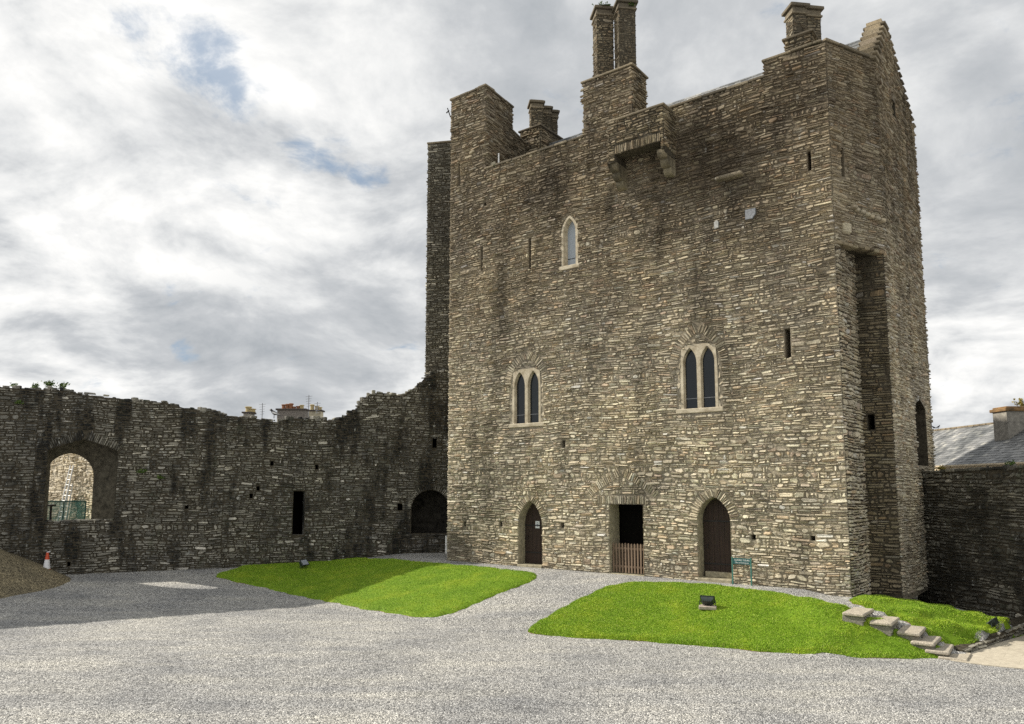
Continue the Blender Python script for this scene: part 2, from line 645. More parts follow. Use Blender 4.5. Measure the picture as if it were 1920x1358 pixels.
class Arch:
    """opening: half width a about uc, bottom vb, spring vs, apex va (pointed or segmental two-centred)"""

    def __init__(s, u0, u1, vb, vs, va):
        s.u0, s.u1, s.vb, s.vs, s.va = u0, u1, vb, vs, va
        s.uc, s.a = (u0 + u1) / 2, (u1 - u0) / 2
        s.h = va - vs

    def half(s, v):
        if v < s.vb or v > s.va:
            return None
        if v <= s.vs or s.h < 1e-3:
            return s.a
        R = (s.a ** 2 + s.h ** 2) / (2 * s.a)
        if R < s.a * .999:      # low arch: straight-ish curve
            t = (v - s.vs) / s.h
            return s.a * (1 - t ** 1.25)
        x = (s.a - R) + math.sqrt(max(0, R * R - (v - s.vs) ** 2))
        return max(0, x)

    def pts(s, n=10):
        out = [(s.u0, s.vb), (s.u1, s.vb)]
        if s.h < 1e-3:
            return out + [(s.u1, s.va), (s.u0, s.va)]
        ang = [s.vs + s.h * math.sin(math.pi / 2 * i / n) for i in range(n + 1)]
        right = [(s.uc + s.half(v), v) for v in ang]
        left = [(s.uc - s.half(v), v) for v in reversed(ang[:-1])]
        return out + right + left

    def grow(s, g, gb=0.0, gv=None):
        gv = g if gv is None else gv
        return Arch(s.u0 - g, s.u1 + g, s.vb - gb, s.vs, s.va + gv)


class Stones:
    """collects stones of one frame: (u, v, half length, half height, angle, depth)"""

    def __init__(s, fr):
        s.fr, s.a = fr, []

    def flush(s, mb, mi=0, w0=0.0):
        if not s.a:
            return
        A = np.array(s.a)
        n = len(A)
        cu, cv, hl, hh, an, dp = A.T
        cut = np.minimum(hh, hl)[:, None] * nr.uniform(.25, 1.1, (n, 4))
        z = np.zeros((n, 8, 2))
        L, H = hl[:, None], hh[:, None]
        c0, c1, c2, c3 = cut.T[:, :, None] if False else (cut[:, 0], cut[:, 1], cut[:, 2], cut[:, 3])
        z[:, 0] = np.stack([-hl + c0, -hh], 1)
        z[:, 1] = np.stack([hl - c1, -hh], 1)
        z[:, 2] = np.stack([hl, -hh + c1 * .8], 1)
        z[:, 3] = np.stack([hl, hh - c2 * .8], 1)
        z[:, 4] = np.stack([hl - c2, hh], 1)
        z[:, 5] = np.stack([-hl + c3, hh], 1)
        z[:, 6] = np.stack([-hl, hh - c3 * .8], 1)
        z[:, 7] = np.stack([-hl, -hh + c0 * .8], 1)
        z += nr.normal(0, 1, (n, 8, 2)) * np.minimum(hh * .2, .018)[:, None, None]
        sh = np.minimum(np.minimum(hl, hh) * nr.uniform(.25, .55, n), .035)
        zf = z.copy()
        ln = np.linalg.norm(zf, axis=2, keepdims=True) + 1e-6
        sx = (1 - sh / hl)[:, None]
        sy = (1 - sh / hh)[:, None]
        zf[:, :, 0] *= sx
        zf[:, :, 1] *= sy
        ca, sa = np.cos(an)[:, None], np.sin(an)[:, None]

        def world(q, w):
            u = cu[:, None] + q[:, :, 0] * ca - q[:, :, 1] * sa
            v = cv[:, None] + q[:, :, 0] * sa + q[:, :, 1] * ca
            return s.fr.O + u[..., None] * s.fr.U + v[..., None] * s.fr.V + w[..., None] * s.fr.N
        tiltu = nr.normal(0, .016, n)[:, None] * zf[:, :, 0] / np.maximum(hl, .05)[:, None]
        tiltv = nr.normal(0, .017, n)[:, None] * zf[:, :, 1] / np.maximum(hh, .03)[:, None]
        wb = np.full((n, 8), -.02) + w0
        wf = w0 + dp[:, None] + tiltu + tiltv + nr.normal(0, .007, (n, 8))
        V = np.concatenate([world(z, wb), world(zf, wf)], 1).reshape(-1, 3)
        tl = []
        for i in range(8):
            j = (i + 1) % 8
            tl += [i, j, 8 + j, 8 + i]
        tl += list(range(8, 16))
        tl = np.array(tl)
        loops = (np.arange(n)[:, None] * 16 + tl[None]).ravel()
        tot = np.tile(np.array([4] * 8 + [8]), n)
        mb.raw(V, loops, tot, mi)


def rubble(st, u0, u1, v0, top, forb=(), hmean=.115, lmean=.36, bottom=None, dep=(.02, .085), wav=.05, rough_top=.0, ends=.03, seed=0):
    """irregular courses of long thin stones from v0 up to top(u); forb: objects with .half(v)/.uc to keep clear"""
    rg = random.Random(seed * 31 + 5)
    topf = top if callable(top) else (lambda u, t=top: t)
    us = np.linspace(u0, u1, 40)
    vmax = max(topf(u) for u in us)
    ph = [rg.uniform(0, 6.28) for _ in range(6)]

    def wave(u, v):
        return wav * 1.25 * (math.sin(u * .55 + ph[0] + v * .25) * .6 + math.sin(u * 1.5 + ph[1] - v * .5) * .3 + math.sin(u * 3.7 + ph[2] + v * 1.7) * .16)
    v = v0
    while v < vmax:
        big = rg.random()
        h = rg.uniform(.5, 1.5) * hmean
        if big > .93:
            h = hmean * rg.uniform(1.6, 2.1)
        vm = v + h / 2
        iv = [(u0 - rg.uniform(-.01, ends), u1 + rg.uniform(-.01, ends))]
        for f in forb:
            hw = None
            for vv in (vm, vm - h * .45, vm + h * .45):
                x = f.half(vv)
                if x is not None:
                    hw = x if hw is None else max(hw, x)
            if hw is None:
                continue
            a, b = f.uc - hw, f.uc + hw
            nv = []
            for (p, q) in iv:
                if b <= p or a >= q:
                    nv.append((p, q))
                else:
                    if a - p > .04:
                        nv.append((p, a))
                    if q - b > .04:
                        nv.append((b, q))
            iv = nv
        for (p, q) in iv:
            u = p
            while u < q - .01:
                l = min(lmean * rg.choice([.3, .45, .6, .8, 1, 1, 1.3, 1.8]) * rg.uniform(.75, 1.25), .85)
                if h > hmean * 1.5:
                    l *= .8
                if q - u - l < .12:
                    l = q - u
                uc = u + l / 2
                tv = topf(uc) + rg.uniform(-rough_top, rough_top * .4)
                if v + h * .5 < tv and (bottom is None or vm > bottom(uc)):
                    g = rg.uniform(.006, .017)
                    dy = wave(uc, v)
                    sl = (wave(uc + l / 2, v) - wave(uc - l / 2, v)) / max(l, .05) + rg.gauss(0, .035)
                    d = rg.uniform(*dep)
                    if rg.random() < .05:
                        d += .03
                    if h > hmean * 1.15 and rg.random() < .45:
                        k = rg.uniform(.35, .65)
                        st.a.append((uc, v + h * k / 2 + dy, l / 2 - g, max(h * k / 2 - g * .7, .012), sl, d))
                        st.a.append((uc, v + h * (1 + k) / 2 + dy, l / 2 - g, max(h * (1 - k) / 2 - g * .7, .012), sl, rg.uniform(*dep)))
                    else:
                        st.a.append((uc, vm + dy + rg.uniform(-.012, .012), l / 2 - g, max(h / 2 * rg.uniform(.82, 1.08) - g * .8, .012), sl, d))
                u += l
        v += h


def voussoirs(st, arch, depth=.3, t=.07, dep=(.05, .075), from_v=None):
    """thin radial stones along the curved head of an arch"""
    P = [p for p in arch.pts(24)[2:]]
    if arch.h < 1e-3:
        return
    P = np.array(P)
    seg = np.linalg.norm(np.diff(P, axis=0), axis=1)
    S = np.concatenate([[0], np.cumsum(seg)])
    s = t / 2
    while s < S[-1]:
        w = t * rnd.uniform(.7, 1.35)
        i = min(np.searchsorted(S, s) - 1, len(seg) - 1)
        i = max(i, 0)
        f = (s - S[i]) / seg[i]
        p = P[i] * (1 - f) + P[i + 1] * f
        d = (P[i + 1] - P[i]) / seg[i]
        nrm = np.array([d[1], -d[0]])
        dl = depth * rnd.uniform(.8, 1.15)
        c = p + nrm * (dl / 2)
        st.a.append((c[0], c[1], dl / 2 - .006, max(w / 2 - .007, .012), math.atan2(nrm[1], nrm[0]), rnd.uniform(*dep)))
        s += w


def backing(mb, fr, outline, holes, w=0.0, mi=0):
    loops = [[Vector((u, v, 0)) for u, v in outline]] + [[Vector((u, v, 0)) for u, v in h] for h in holes]
    flat = [p for l in loops for p in l]
    tri = tessellate_polygon(loops)
    V = [fr.P(p.x, p.y, w) for p in flat]
    ff = []
    for t in tri:
        a, b, c = (flat[i] for i in t)
        s = (b.x - a.x) * (c.y - a.y) - (b.y - a.y) * (c.x - a.x)
        ff.append(tuple(t) if s > 0 else tuple(reversed(t)))
    mb.add(V, ff, mi)


def reveal(mb, fr, A, B, w0, w1, mi=0, close=None):
    """tunnel between outline A at depth w0 and outline B at w1, closed with material index 'close'"""
    PA = [fr.P(u, v, w0) for u, v in A]
    PB = [fr.P(u, v, w1) for u, v in B]
    mb.loft(PB, PA, mi)
    if close is not None:
        mb.add(PB, [list(range(len(PB)))], close)


def column_hit(px, P, D):
    """distance along plan line P + k D where the ground pixel column px is met (plumb lines taken at the horizon)"""
    r = (px - CX) / F / math.hypot(1, 0) * 1.0
    # a point at horizon height keeps its column: solve X = rho * Y
    d = ray(px, 912)
    rho = d[0] / d[1]
    return (rho * P[1] - P[0]) / (D[0] - rho * D[1])


# columns below are taken where the edges cross the horizon row y = 912
R = FAC.P(W, 0)
k_strip = column_hit(1622, R, uS)
S = R + uS * k_strip
k_out = column_hit(1681, S, FAC.U)
Mp = S + FAC.U * k_out
k_far = column_hit(1753.5, Mp, uS)
Fp = Mp + uS * k_far
SIDE = Frame(Mp, Fp)
STRIP = Frame(R, S)
RECESS = Frame(S, Mp)
DIAG = Frame(R, Mp)
print('A', A, 'R', R, 'W', W, 'strip', k_strip, 'out', k_out, 'far', k_far, 'M', Mp, 'F', Fp)

# heights
uT, vT = FAC.uv(911, 163)
v_par = FAC.uv(1094, 259)[1]
v_par2 = FAC.uv(1399, 157.5)[1]
uTR, vTR = FAC.uv(1433, 117)
vTR2 = FAC.uv(1548, 78)[1]
uc0, vc = FAC.uv(1094, 157)
uc1, vc1 = FAC.uv(1184, 124)
print('turret', uT, vT, FAC.uv(844, 192), 'parapet', v_par, v_par2, FAC.uv(912, 322), 'right', uTR, vTR, vTR2, 'chim', uc0, vc, uc1, vc1)
V_PAR = (v_par + v_par2) / 2
V_TR = (vTR + vTR2) / 2
V_T = vT
V_C = (vc + vc1) / 2

# ------------------------------------------------------------------ ground
WALLP = [(-46.0, 20.6), (-24.0, 30.9), (-20.7, 32.5), (-13.7, 35.7), (-8.7, 38.0), (-2.7, 39.15), (-1.0, 39.4)]


def smooth(a, b, x):
    t = min(1, max(0, (x - a) / (b - a)))
    return t * t * (3 - 2 * t)


def dist_poly(x, y):
    best = 1e9
    for (a, b), (c, d) in zip(WALLP[:-1], WALLP[1:]):
        ux, uy = c - a, d - b
        t = max(0, min(1, ((x - a) * ux + (y - b) * uy) / (ux * ux + uy * uy)))
        best = min(best, math.hypot(x - a - t * ux, y - b - t * uy))
    return best


T3 = [(1590, 1124, -.08), (1604, 1118, -.09), (1640, 1118, -.13), (1700, 1125, -.2), (1760, 1135, -.3), (1820, 1147, -.42), (1870, 1159, -.55), (1935, 1173, -.74), (1915, 1175, -.79), (1868, 1186, -.80), (1832, 1203, -.90), (1800, 1216, -.99), (1787, 1213, -.93), (1760, 1199, -.76), (1730, 1181, -.56), (1690, 1161, -.38), (1640, 1143, -.19), (1605, 1131, -.1)]
CTRL = [atz(*t) - np.array([0, 0, .04]) for t in T3]
CTRL += [atz(x, y, z) for x, y, z in ((1575, 1137, -.12), (1640, 1163, -.37), (1700, 1188, -.655), (1745, 1211, -.905), (1560, 1128, -.05),
                                      (1700, 1146, -.28), (1770, 1170, -.52), (1830, 1182, -.68))]
# lower ground behind the bank, along the foot of the keep's side and the boundary wall
QB = Mp + uS * column_hit(1729, Mp, uS)
BD = norm([.13, -.99, 0])
CTRL += [np.array([*S[:2], -.42]), np.array([*((S + Mp) / 2)[:2], -.5]), np.array([*Mp[:2], -.55]), np.array([*(Mp + (QB - Mp) * .5)[:2], -.9]), np.array([*((R + S) / 2)[:2], -.16])]
CTRL += [np.array([*(QB + BD * k - np.array([.4, 0, 0]))[:2], -1.1]) for k in (0, 2, 4, 5.5, 7)]
CTRL += [atz(x, y, -1.06) for x, y in ((1792, 1236), (1785, 1240), (1760, 1241), (1720, 1240), (1680, 1238), (1640, 1236))]
KA, KB = atz(1806, 1226, -1.05), atz(1925, 1186, -1.05)
KD = norm([*(KB - KA)[:2], 0])
KN = np.array([KD[1], -KD[0], 0])


def kerb_uv(x, y):
    r = np.array([x, y, 0]) - np.array([KA[0], KA[1], 0])
    return float(np.dot(r, KD)), float(np.dot(r, KN))


CTRL = np.array(CTRL)


def bank(x, y):
    d2 = (CTRL[:, 0] - x) ** 2 + (CTRL[:, 1] - y) ** 2
    w = 1 / (d2 + 1e-4) ** 2.2
    return float((w * CTRL[:, 2]).sum() / w.sum()), math.sqrt(float(d2.min()))


def H(x, y):
    d = float(np.dot(np.array([x, y, 0]) - A, FAC.N))
    q = float(np.dot(np.array([x, y, 0]) - R, FAC.U))
    d = d * (1 + .58 * max(0.0, q - .8)) if d > 0 else d
    t = max(0.0, min(1.0, (d - 1.0) / (7.2 - 3.0 * smooth(-1, 5, x))))
    t = t * t * (3 - 2 * t) * .55 + t * .45
    base = -1.05 * t
    wl = smooth(-5, -10, x)
    if wl > 0:
        hw = max(-1.05, -.42 - .085 * dist_poly(x, y))
        base = base * (1 - wl) + hw * wl
    if x > 6:
        zb, dm = bank(x, y)
        wb = max(1 - smooth(.5, 1.7, dm), smooth(11.5, 13, x))
        ku, kn = kerb_uv(x, y)
        if ku > -.1 and kn > -.1:
            return -1.06
        if ku > -4 and kn > 0:
            wk = smooth(0, .4, kn)
            base = base * (1 - wk * smooth(-4, -1, ku)) - 1.06 * wk * smooth(-4, -1, ku)
            wb *= 1 - wk
        base = base * (1 - wb) + zb * wb
    return base


def march(px, py, hf):
    """first meeting of the pixel's ray with the height field hf"""
    d = ray(px, py)
    t0, t = 8.0, 8.0
    while t < 90:
        p = EYEP + d * t
        if p[2] < hf(p[0], p[1]):
            break
        t0 = t
        t += .25
    a, b = t0, t
    for _ in range(30):
        m = (a + b) / 2
        p = EYEP + d * m
        if p[2] < hf(p[0], p[1]):
            b = m
        else:
            a = m
    return EYEP + d * b


def ground(px, py):
    p = march(px, py, H)
    p[2] = H(p[0], p[1])
    return p


gx = np.concatenate([np.arange(-120, -40, 10), np.arange(-40, -30, 2), np.arange(-30, 8, .5), np.arange(8, 18, .2), np.arange(18, 26, .5), np.arange(26, 40, 2), np.arange(40, 121, 10)])
gy = np.concatenate([np.arange(-60, 6, 6), np.arange(6, 15, .5), np.arange(15, 25, .2), np.arange(25, 44, .5), np.arange(44, 60, 2), np.arange(60, 221, 20)])
gm = MB()
V = [(x, y, H(x, y)) for y in gy for x in gx]
nx = len(gx)
gm.add(V, [(j * nx + i, j * nx + i + 1, (j + 1) * nx + i + 1, (j + 1) * nx + i) for j in range(len(gy) - 1) for i in range(nx - 1)])
g = gm.build('gravel_ground', M_gravel, smooth=True)
tag(g, 'grey crushed gravel covering the castle courtyard', 'gravel', kind='structure')

# ------------------------------------------------------------------ the keep
keep = empty('castle_keep', A, 'tall rubble stone castle keep with chimneys, crow-stepped gable and three ground floor doorways', 'castle')


def fuv(px, py):
    return FAC.uv(px, py)


# openings of the front (pixel measurements turned into metres on the wall)
def arch_from(l, r, b, s, t, cx=None):
    cx = (l + r) / 2 if cx is None else cx
    u0 = fuv(l, (b + s) / 2)[0]
    u1 = fuv(r, (b + s) / 2)[0]
    return Arch(u0, u1, fuv(cx, b)[1], fuv(cx, s)[1], fuv(cx, t)[1])


D1 = arch_from(973, 1017, 1059, 985, 939)
D1.vb = .1
D3 = arch_from(1310, 1371, 1083, 977, 932)
D3.vb = .12
D2 = arch_from(1144, 1207, 1072, 946, 946)
D2.h = 0
D2.vb = .03
W1 = arch_from(962, 1014, 795, 728, 692)
W2 = arch_from(1278, 1346, 767, 690, 645)
W3 = arch_from(1057, 1080, 499, 436, 409)


def slit(px, y0, y1, w=.1):
    u, v1 = fuv(px, y0)
    v0 = fuv(px, y1)[1]
    return Arch(u - w / 2, u + w / 2, v0, v1, v1)


SLITS = [slit(904, 462, 508), slit(994, 447, 506, .12), slit(862, 308, 348, .1), slit(1517, 284, 321, .12), slit(1476, 616, 672, .2),
         slit(1057, 826, 840, .16)]
HOLES = [slit(x, y - 5, y + 4, .16) for x, y in ((872, 983), (940, 983), (1055, 986), (1413, 1008), (1524, 1010))] + [slit(910, 380, 386, .14)]
ARC = arch_from(1110, 1226, 935, 934, 893)     # blind relieving arch over the middle doorway
ARC.vb = ARC.vs - .02

class HeadBand:
    def __init__(s, a, d):
        s.a, s.d, s.uc = a, d, a.uc
        s.o = Arch(a.u0 - d, a.u1 + d, a.vs - .01, a.vs, a.va + d)

    def half(s, v):
        return None if v < s.a.vs or v > s.a.va + s.d else s.o.half(v)


forb = []
for a, d in ((D1, .28), (D3, .34)):
    f = Arch(a.u0, a.u1, -.2, a.vs, a.va)
    forb.append(f)
    forb.append(HeadBand(a, d))
forb.append(Arch(D2.u0, D2.u1, -.2, D2.va, D2.va))
LINT = Arch(D2.u0 - .52, D2.u1 + .12, D2.va, D2.va + .34, D2.va + .34)
forb.append(LINT)


class RingBand:
    """an arch band that masonry fills inside as well as outside: handled as two side strips"""

    def __init__(s, a, d, side):
        s.a, s.d, s.side = a, d, side
        s.uc = 0

    def half(s, v):
        a, d = s.a, s.d
        if v < a.vs or v > a.va + d:
            return None
        out = Arch(a.u0 - d, a.u1 + d, a.vs - .01, a.vs, a.va + d).half(v)
        inn = a.half(v) if v <= a.va else 0
        x0, x1 = inn, out
        s.uc = a.uc + s.side * (x0 + x1) / 2
        return (x1 - x0) / 2


forb += [RingBand(ARC, .36, -1), RingBand(ARC, .36, 1)]
for a in (W1, W2):
    forb.append(a.grow(.16, .18, .12))
    a.rel = Arch(a.u0 - .1, a.u1 + .1, a.vs, a.vs + .15, a.va + .42)
    forb += [RingBand(a.rel, .38, -1), RingBand(a.rel, .38, 1)]
forb.append(W3.grow(.1, .15, .06))
forb += SLITS + HOLES

fs = Stones(FAC)


def ftop(u):
    if u < uT:
        return V_T
    if uc0 <= u <= uc1:
        return V_C
    if u > uTR:
        return V_TR
    return V_PAR


rubble(fs, 0, W, -.15, ftop, forb, seed=1, hmean=.108, lmean=.29)
for a, d in ((D1, .28), (D3, .34)):
    voussoirs(fs, a, d, .075)
voussoirs(fs, ARC, .36, .075, dep=(.04, .07))
for a in (W1, W2):
    voussoirs(fs, a.rel, .38, .085, dep=(.04, .07))
u = LINT.u0
while u < LINT.u1 - .03:
    w = rnd.uniform(.06, .12)
    fs.a.append((u + w / 2, LINT.vb + .17 + rnd.uniform(-.02, .02), .165, w / 2 - .008, math.pi / 2 + (LINT.uc - u) * .06, rnd.uniform(.04, .07)))
    u += w
keep_mb = MB()
fs.flush(keep_mb, 0)
outline = [(0, -.4), (W, -.4), (W, V_TR - .02), (uTR, V_TR - .02), (uTR, V_PAR - .02), (uc1, V_PAR - .02), (uc1, V_C - .02), (uc0, V_C - .02), (uc0, V_PAR - .02), (uT, V_PAR - .02), (uT, V_T - .02), (0, V_T - .02)]
ops = [D1, D3, D2, W1, W2, W3] + SLITS + HOLES
backing(keep_mb, FAC, outline, [a.pts() for a in ops], .012, 1)
# reveals: index 2 = jamb stone, 3 = dark interior
DOOR_IN = .42
reveal(keep_mb, FAC, D1.pts(), D1.pts(), .03, -DOOR_IN - .15, 2, 3)
reveal(keep_mb, FAC, D3.pts(), D3.pts(), .03, -DOOR_IN - .15, 2, 3)
reveal(keep_mb, FAC, D2.pts(), D2.pts(), .03, -.75, 2)
reveal(keep_mb, FAC, D2.pts(), D2.pts(), -.75, -4.5, 3, 3)
for a in (W1, W2, W3):
    reveal(keep_mb, FAC, a.pts(), a.pts(), .03, -.5, 2, 3)
for a in SLITS + HOLES:
    reveal(keep_mb, FAC, a.pts(), a.pts(), .012, -.6, 1, 3)


def wall_face(mb, fr, v0, top, seed, holes=(), u0=0, u1=None, hmean=.12, outline=None, mi=(0, 1), bottom=None, lmean=.34, rough_top=0, dep=(.02, .085), depth=.6, wav=.05, rv=None):
    u1 = fr.L if u1 is None else u1
    st = Stones(fr)
    rubble(st, u0, u1, v0, top, holes, hmean, lmean, seed=seed, bottom=bottom, rough_top=rough_top, dep=dep, wav=wav)
    st.flush(mb, mi[0])
    if outline is None:
        t = top if not callable(top) else None
        outline = [(u0, v0 - .2), (u1, v0 - .2), (u1, t), (u0, t)]
    backing(mb, fr, outline, [h.pts() for h in holes], .012, mi[1])
    for h in holes:
        reveal(mb, fr, h.pts(), h.pts(), .012, -depth, mi[1] if rv is None else rv, 3)


# right corner: strip, recess, main side wall and the corbelled upper corner
zq = 3.4 + (912 - 466) / 1408 * 22.6
zq = onplane(1620, 466, (R + Mp) / 2, DIAG.N)[2]
wall_face(keep_mb, STRIP, -.3, zq + .8, 11, mi=(0, 5))
h_rec = Arch(*[RECESS.uv(x, 790)[0] for x in (1627, 1640)], RECESS.uv(1633, 806)[1], RECESS.uv(1633, 777)[1], RECESS.uv(1633, 777)[1])
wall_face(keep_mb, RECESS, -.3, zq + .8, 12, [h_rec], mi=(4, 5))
sl_d = Arch(*[DIAG.uv(x, 300)[0] for x in (1576, 1582)], DIAG.uv(1580, 332)[1], DIAG.uv(1580, 278)[1], DIAG.uv(1580, 278)[1])
V_DT = (DIAG.uv(1552, 80)[1] + DIAG.uv(1636, 123)[1]) / 2
print('zq', zq, 'V_TR', V_TR, 'diag top', DIAG.uv(1552, 80)[1], DIAG.uv(1636, 123)[1])
wall_face(keep_mb, DIAG, zq, V_TR, 13, [sl_d], hmean=.1, outline=[(0, zq - .02), (DIAG.L, zq - .02), (DIAG.L, V_TR - .02), (0, V_TR - .02)])
keep_mb.add([R + (0, 0, zq), S + (0, 0, zq), Mp + (0, 0, zq)], [(0, 1, 2)], 5)
zl = DIAG.uv(1615, 396)[1]
for k_ in range(7):
    keep_mb.fbox(DIAG, .75 + .24 * k_, .97 + .24 * k_, zl - .1 * k_ * .4 - .07, zl - .1 * k_ * .4 + .06, -.05, rnd.uniform(.14, .26), 0, .03)
for k_ in range(9):
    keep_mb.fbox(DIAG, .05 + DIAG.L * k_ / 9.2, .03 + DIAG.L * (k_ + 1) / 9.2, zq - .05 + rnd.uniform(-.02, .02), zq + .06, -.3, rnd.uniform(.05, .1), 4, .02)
# corbel stone under the corbelled corner
keep_mb.fbox(DIAG, .35, .75, zq + .35, zq + .75, -.1, .14, 0, .06)

# side wall with crow-stepped gable
s_ap, z_ap = SIDE.uv(1657, 40)
s_l, z_l = SIDE.uv(1634, 112)
s_r, z_r = SIDE.uv(1713, 240)
s_ap = max(1.0, min(s_ap, SIDE.L - 1.5))
print('gable', SIDE.L, s_ap, z_ap, s_l, z_l, s_r, z_r)


def gtop(s):
    if s < s_ap:
        t = max(0, s) / s_ap
        z = V_TR + (z_ap - V_TR) * math.floor(t * 8 + 1e-6) / 8
    else:
        t = (s - s_ap) / (SIDE.L - s_ap)
        z = z_ap - (z_ap - z_r) * math.floor(t * 14 + .999) / 14
    return z


def bigslit(x0, x1, y0, y1):
    a = SIDE.uv(x0, (y0 + y1) / 2)[0]
    b = SIDE.uv(x1, (y0 + y1) / 2)[0]
    v0 = SIDE.uv((x0 + x1) / 2, y1)[1]
    v1 = SIDE.uv((x0 + x1) / 2, y0)[1]
    return Arch(a, b, v0, v1, v1)


side_holes = [bigslit(1672, 1678, 190, 221), bigslit(1656, 1658, 290, 330), bigslit(1690, 1692, 255, 291), bigslit(1717, 1737, 750, 873)]
side_holes[3].vs -= .35
side_holes[3].h = .35
gout = [(0, -.5), (SIDE.L, -.5), (SIDE.L, z_r - .1)]
n = 28
for i in range(n - 1, -1, -1):
    s = SIDE.L * (i + .5) / n
    gout.append((s, max(gtop(s - .02), .0) - .06))
wall_face(keep_mb, SIDE, -.3, gtop, 14, side_holes, outline=gout, hmean=.11, rv=5)
# crow steps
cs = MB()
for k in range(8):
    s1 = s_ap * (k + 1) / 8
    s0 = s_ap * k / 8
    z = V_TR + (z_ap - V_TR) * k / 8
    cs.fbox(SIDE, s0 - .2, s1 + .05, z - .02, z + .08, -.66, .14, 0, .02)
    cs.fbox(SIDE, s0, s_ap + .02, z + .07, V_TR + (z_ap - V_TR) * (k + 1) / 8, -.58, -.03, 1)
for k in range(14):
    s0 = s_ap + (SIDE.L - s_ap) * k / 14
    s1 = s_ap + (SIDE.L - s_ap) * (k + 1) / 14
    z = z_ap - (z_ap - z_r) * (k + 1) / 14
    cs.fbox(SIDE, s0 - .02, s1 + .1, z, z + .07, -.62, .1, 0, .02)
    cs.fbox(SIDE, s_ap - .02, s1, z - (z_ap - z_r) / 14, z, -.58, -.03, 1)
cs.build('gable_coping', [M_cop, M_keepup], keep)

# unseen mass behind: back faces so that no light leaks through
Bk = A + uS * 7.0
Fb = Fp + uL * .2
keep_mb.prism([A + FAC.N * -.9 + uS * 0.0, R + FAC.N * -.9 + uL * .35, Mp + uL * 1.6, Fp + uL * .7, Bk][0:5], -.4, V_PAR - 1.0, 3)
# left flank of the keep
LFL = Frame(Bk, A)
wall_face(keep_mb, LFL, -.3, V_T, 15, u0=LFL.L - 3.2, u1=LFL.L)
backing(keep_mb, LFL, [(0, -.4), (LFL.L - 3.2, -.4), (LFL.L - 3.2, V_PAR), (0, V_PAR)], [], 0, 1)

# left stair turret: right face and back
dTl = ray(1840, 912)
uTl = norm([dTl[0], dTl[1], 0])
TC = FAC.P(uT, 0)
TF = Frame(TC, TC + uTl * 5)
kt, zt = TF.uv(960.5, 209)
print('turret side depth', kt, zt)
kt2, zt2 = TF.uv(1000, 286)
v_low = TF.uv(960, 247)[1]
wall_face(keep_mb, TF, V_PAR - .6, V_T, 16, u1=kt, hmean=.11)


def rake(u):
    return v_low + (zt2 - v_low) * (u - kt) / max(.1, (kt2 - kt))


wall_face(keep_mb, TF, V_PAR - .6, lambda u: rake(u), 17, u0=kt, u1=kt2, hmean=.11, outline=[(kt, V_PAR - .8), (kt2, V_PAR - .8), (kt2, rake(kt2)), (kt, rake(kt))])
TB = TF.P(kt, 0)
keep_mb.prism([A + FAC.N * -.05 + FAC.U * .05, TC + FAC.N * -.05 - FAC.U * .05, TB - FAC.U * .05, A + uTl * kt], V_PAR - 1.2, V_T - .03, 1)
keep_mb.prism([TB - FAC.U * .6, TB - FAC.U * .05, TF.P(kt2, 0) - FAC.U * .05, TF.P(kt2, 0) - FAC.U * .6], V_PAR - 1.2, [rake(kt) - .03, rake(kt) - .03, rake(kt2) - .03, rake(kt2) - .03], 1)
# right turret mass and central chimney base mass
TR0 = FAC.P(uTR, 0)
keep_mb.prism([TR0 - FAC.N * .05, R - FAC.N * .05, Mp + uL * .08, Mp + uL * .6 + uS * .6, TR0 + uS * 2.2], V_PAR - 1.2, V_TR - .03, 1)
TRL = Frame(TR0 + uS * 2.2, TR0)
wall_face(keep_mb, TRL, V_PAR - .6, V_TR, 18)

wall = keep_mb.build('wall', [M_keep, M_mortar, M_jamb, M_void, M_shaded, M_cmortar], keep)

# ---- left flanking tower (in shade, set square to the viewer)
twr = MB()
T0 = column_hit(795.5, np.array([-4.6, 39.75, 0]), np.array([1, 0, 0]))
P0 = np.array([-4.6 + T0, 39.75, 0])
TFR = Frame(P0, P0 + np.array([.982, -.19, 0]) * 4.2)
vtw = (TFR.uv(797, 271)[1] + TFR.uv(842, 267)[1]) / 2
print('tower', P0, vtw)
wall_face(twr, TFR, 4.2, vtw, 21, hmean=.085, lmean=.26)
TLF = Frame(P0 + np.array([.19, .982, 0]) * 4, P0)
wall_face(twr, TLF, 4.2, vtw, 22, hmean=.1)
twr.prism([P0 + np.array([.05, .05, 0]), TFR.P(4.2, 0) + np.array([0, .05, 0]), TFR.P(4.2, 0) + np.array([.76, 3.9, 0]), P0 + np.array([.8, 3.9, 0])], 4.1, vtw - .03, 1)
twr.fbox(TFR, -.08, 4.2, vtw - .02, vtw + .08, -4.0, .08, 2, .02)
twr.build('side_turret', [M_tower, M_cmortar, M_cop, M_void], keep)

# ---- copings
cp = MB()
RS = np.random.default_rng(3)


def coping(fr, u0, u1, v, w0, w1, h=.09):
    cp = MB()
    u = u0
    while u < u1 - .01:
        l = min(rnd.uniform(.5, 1.1), u1 - u)
        if u1 - u - l < .25:
            l = u1 - u
        d = rnd.uniform(-.012, .012)
        cp.fbox(fr, u + .004, u + l - .004, v + d, v + h + d + rnd.uniform(0, .02), w0, w1 + rnd.uniform(-.02, .02), 0, .018)
        u += l
    return cp.build('coping', M_cop, keep)


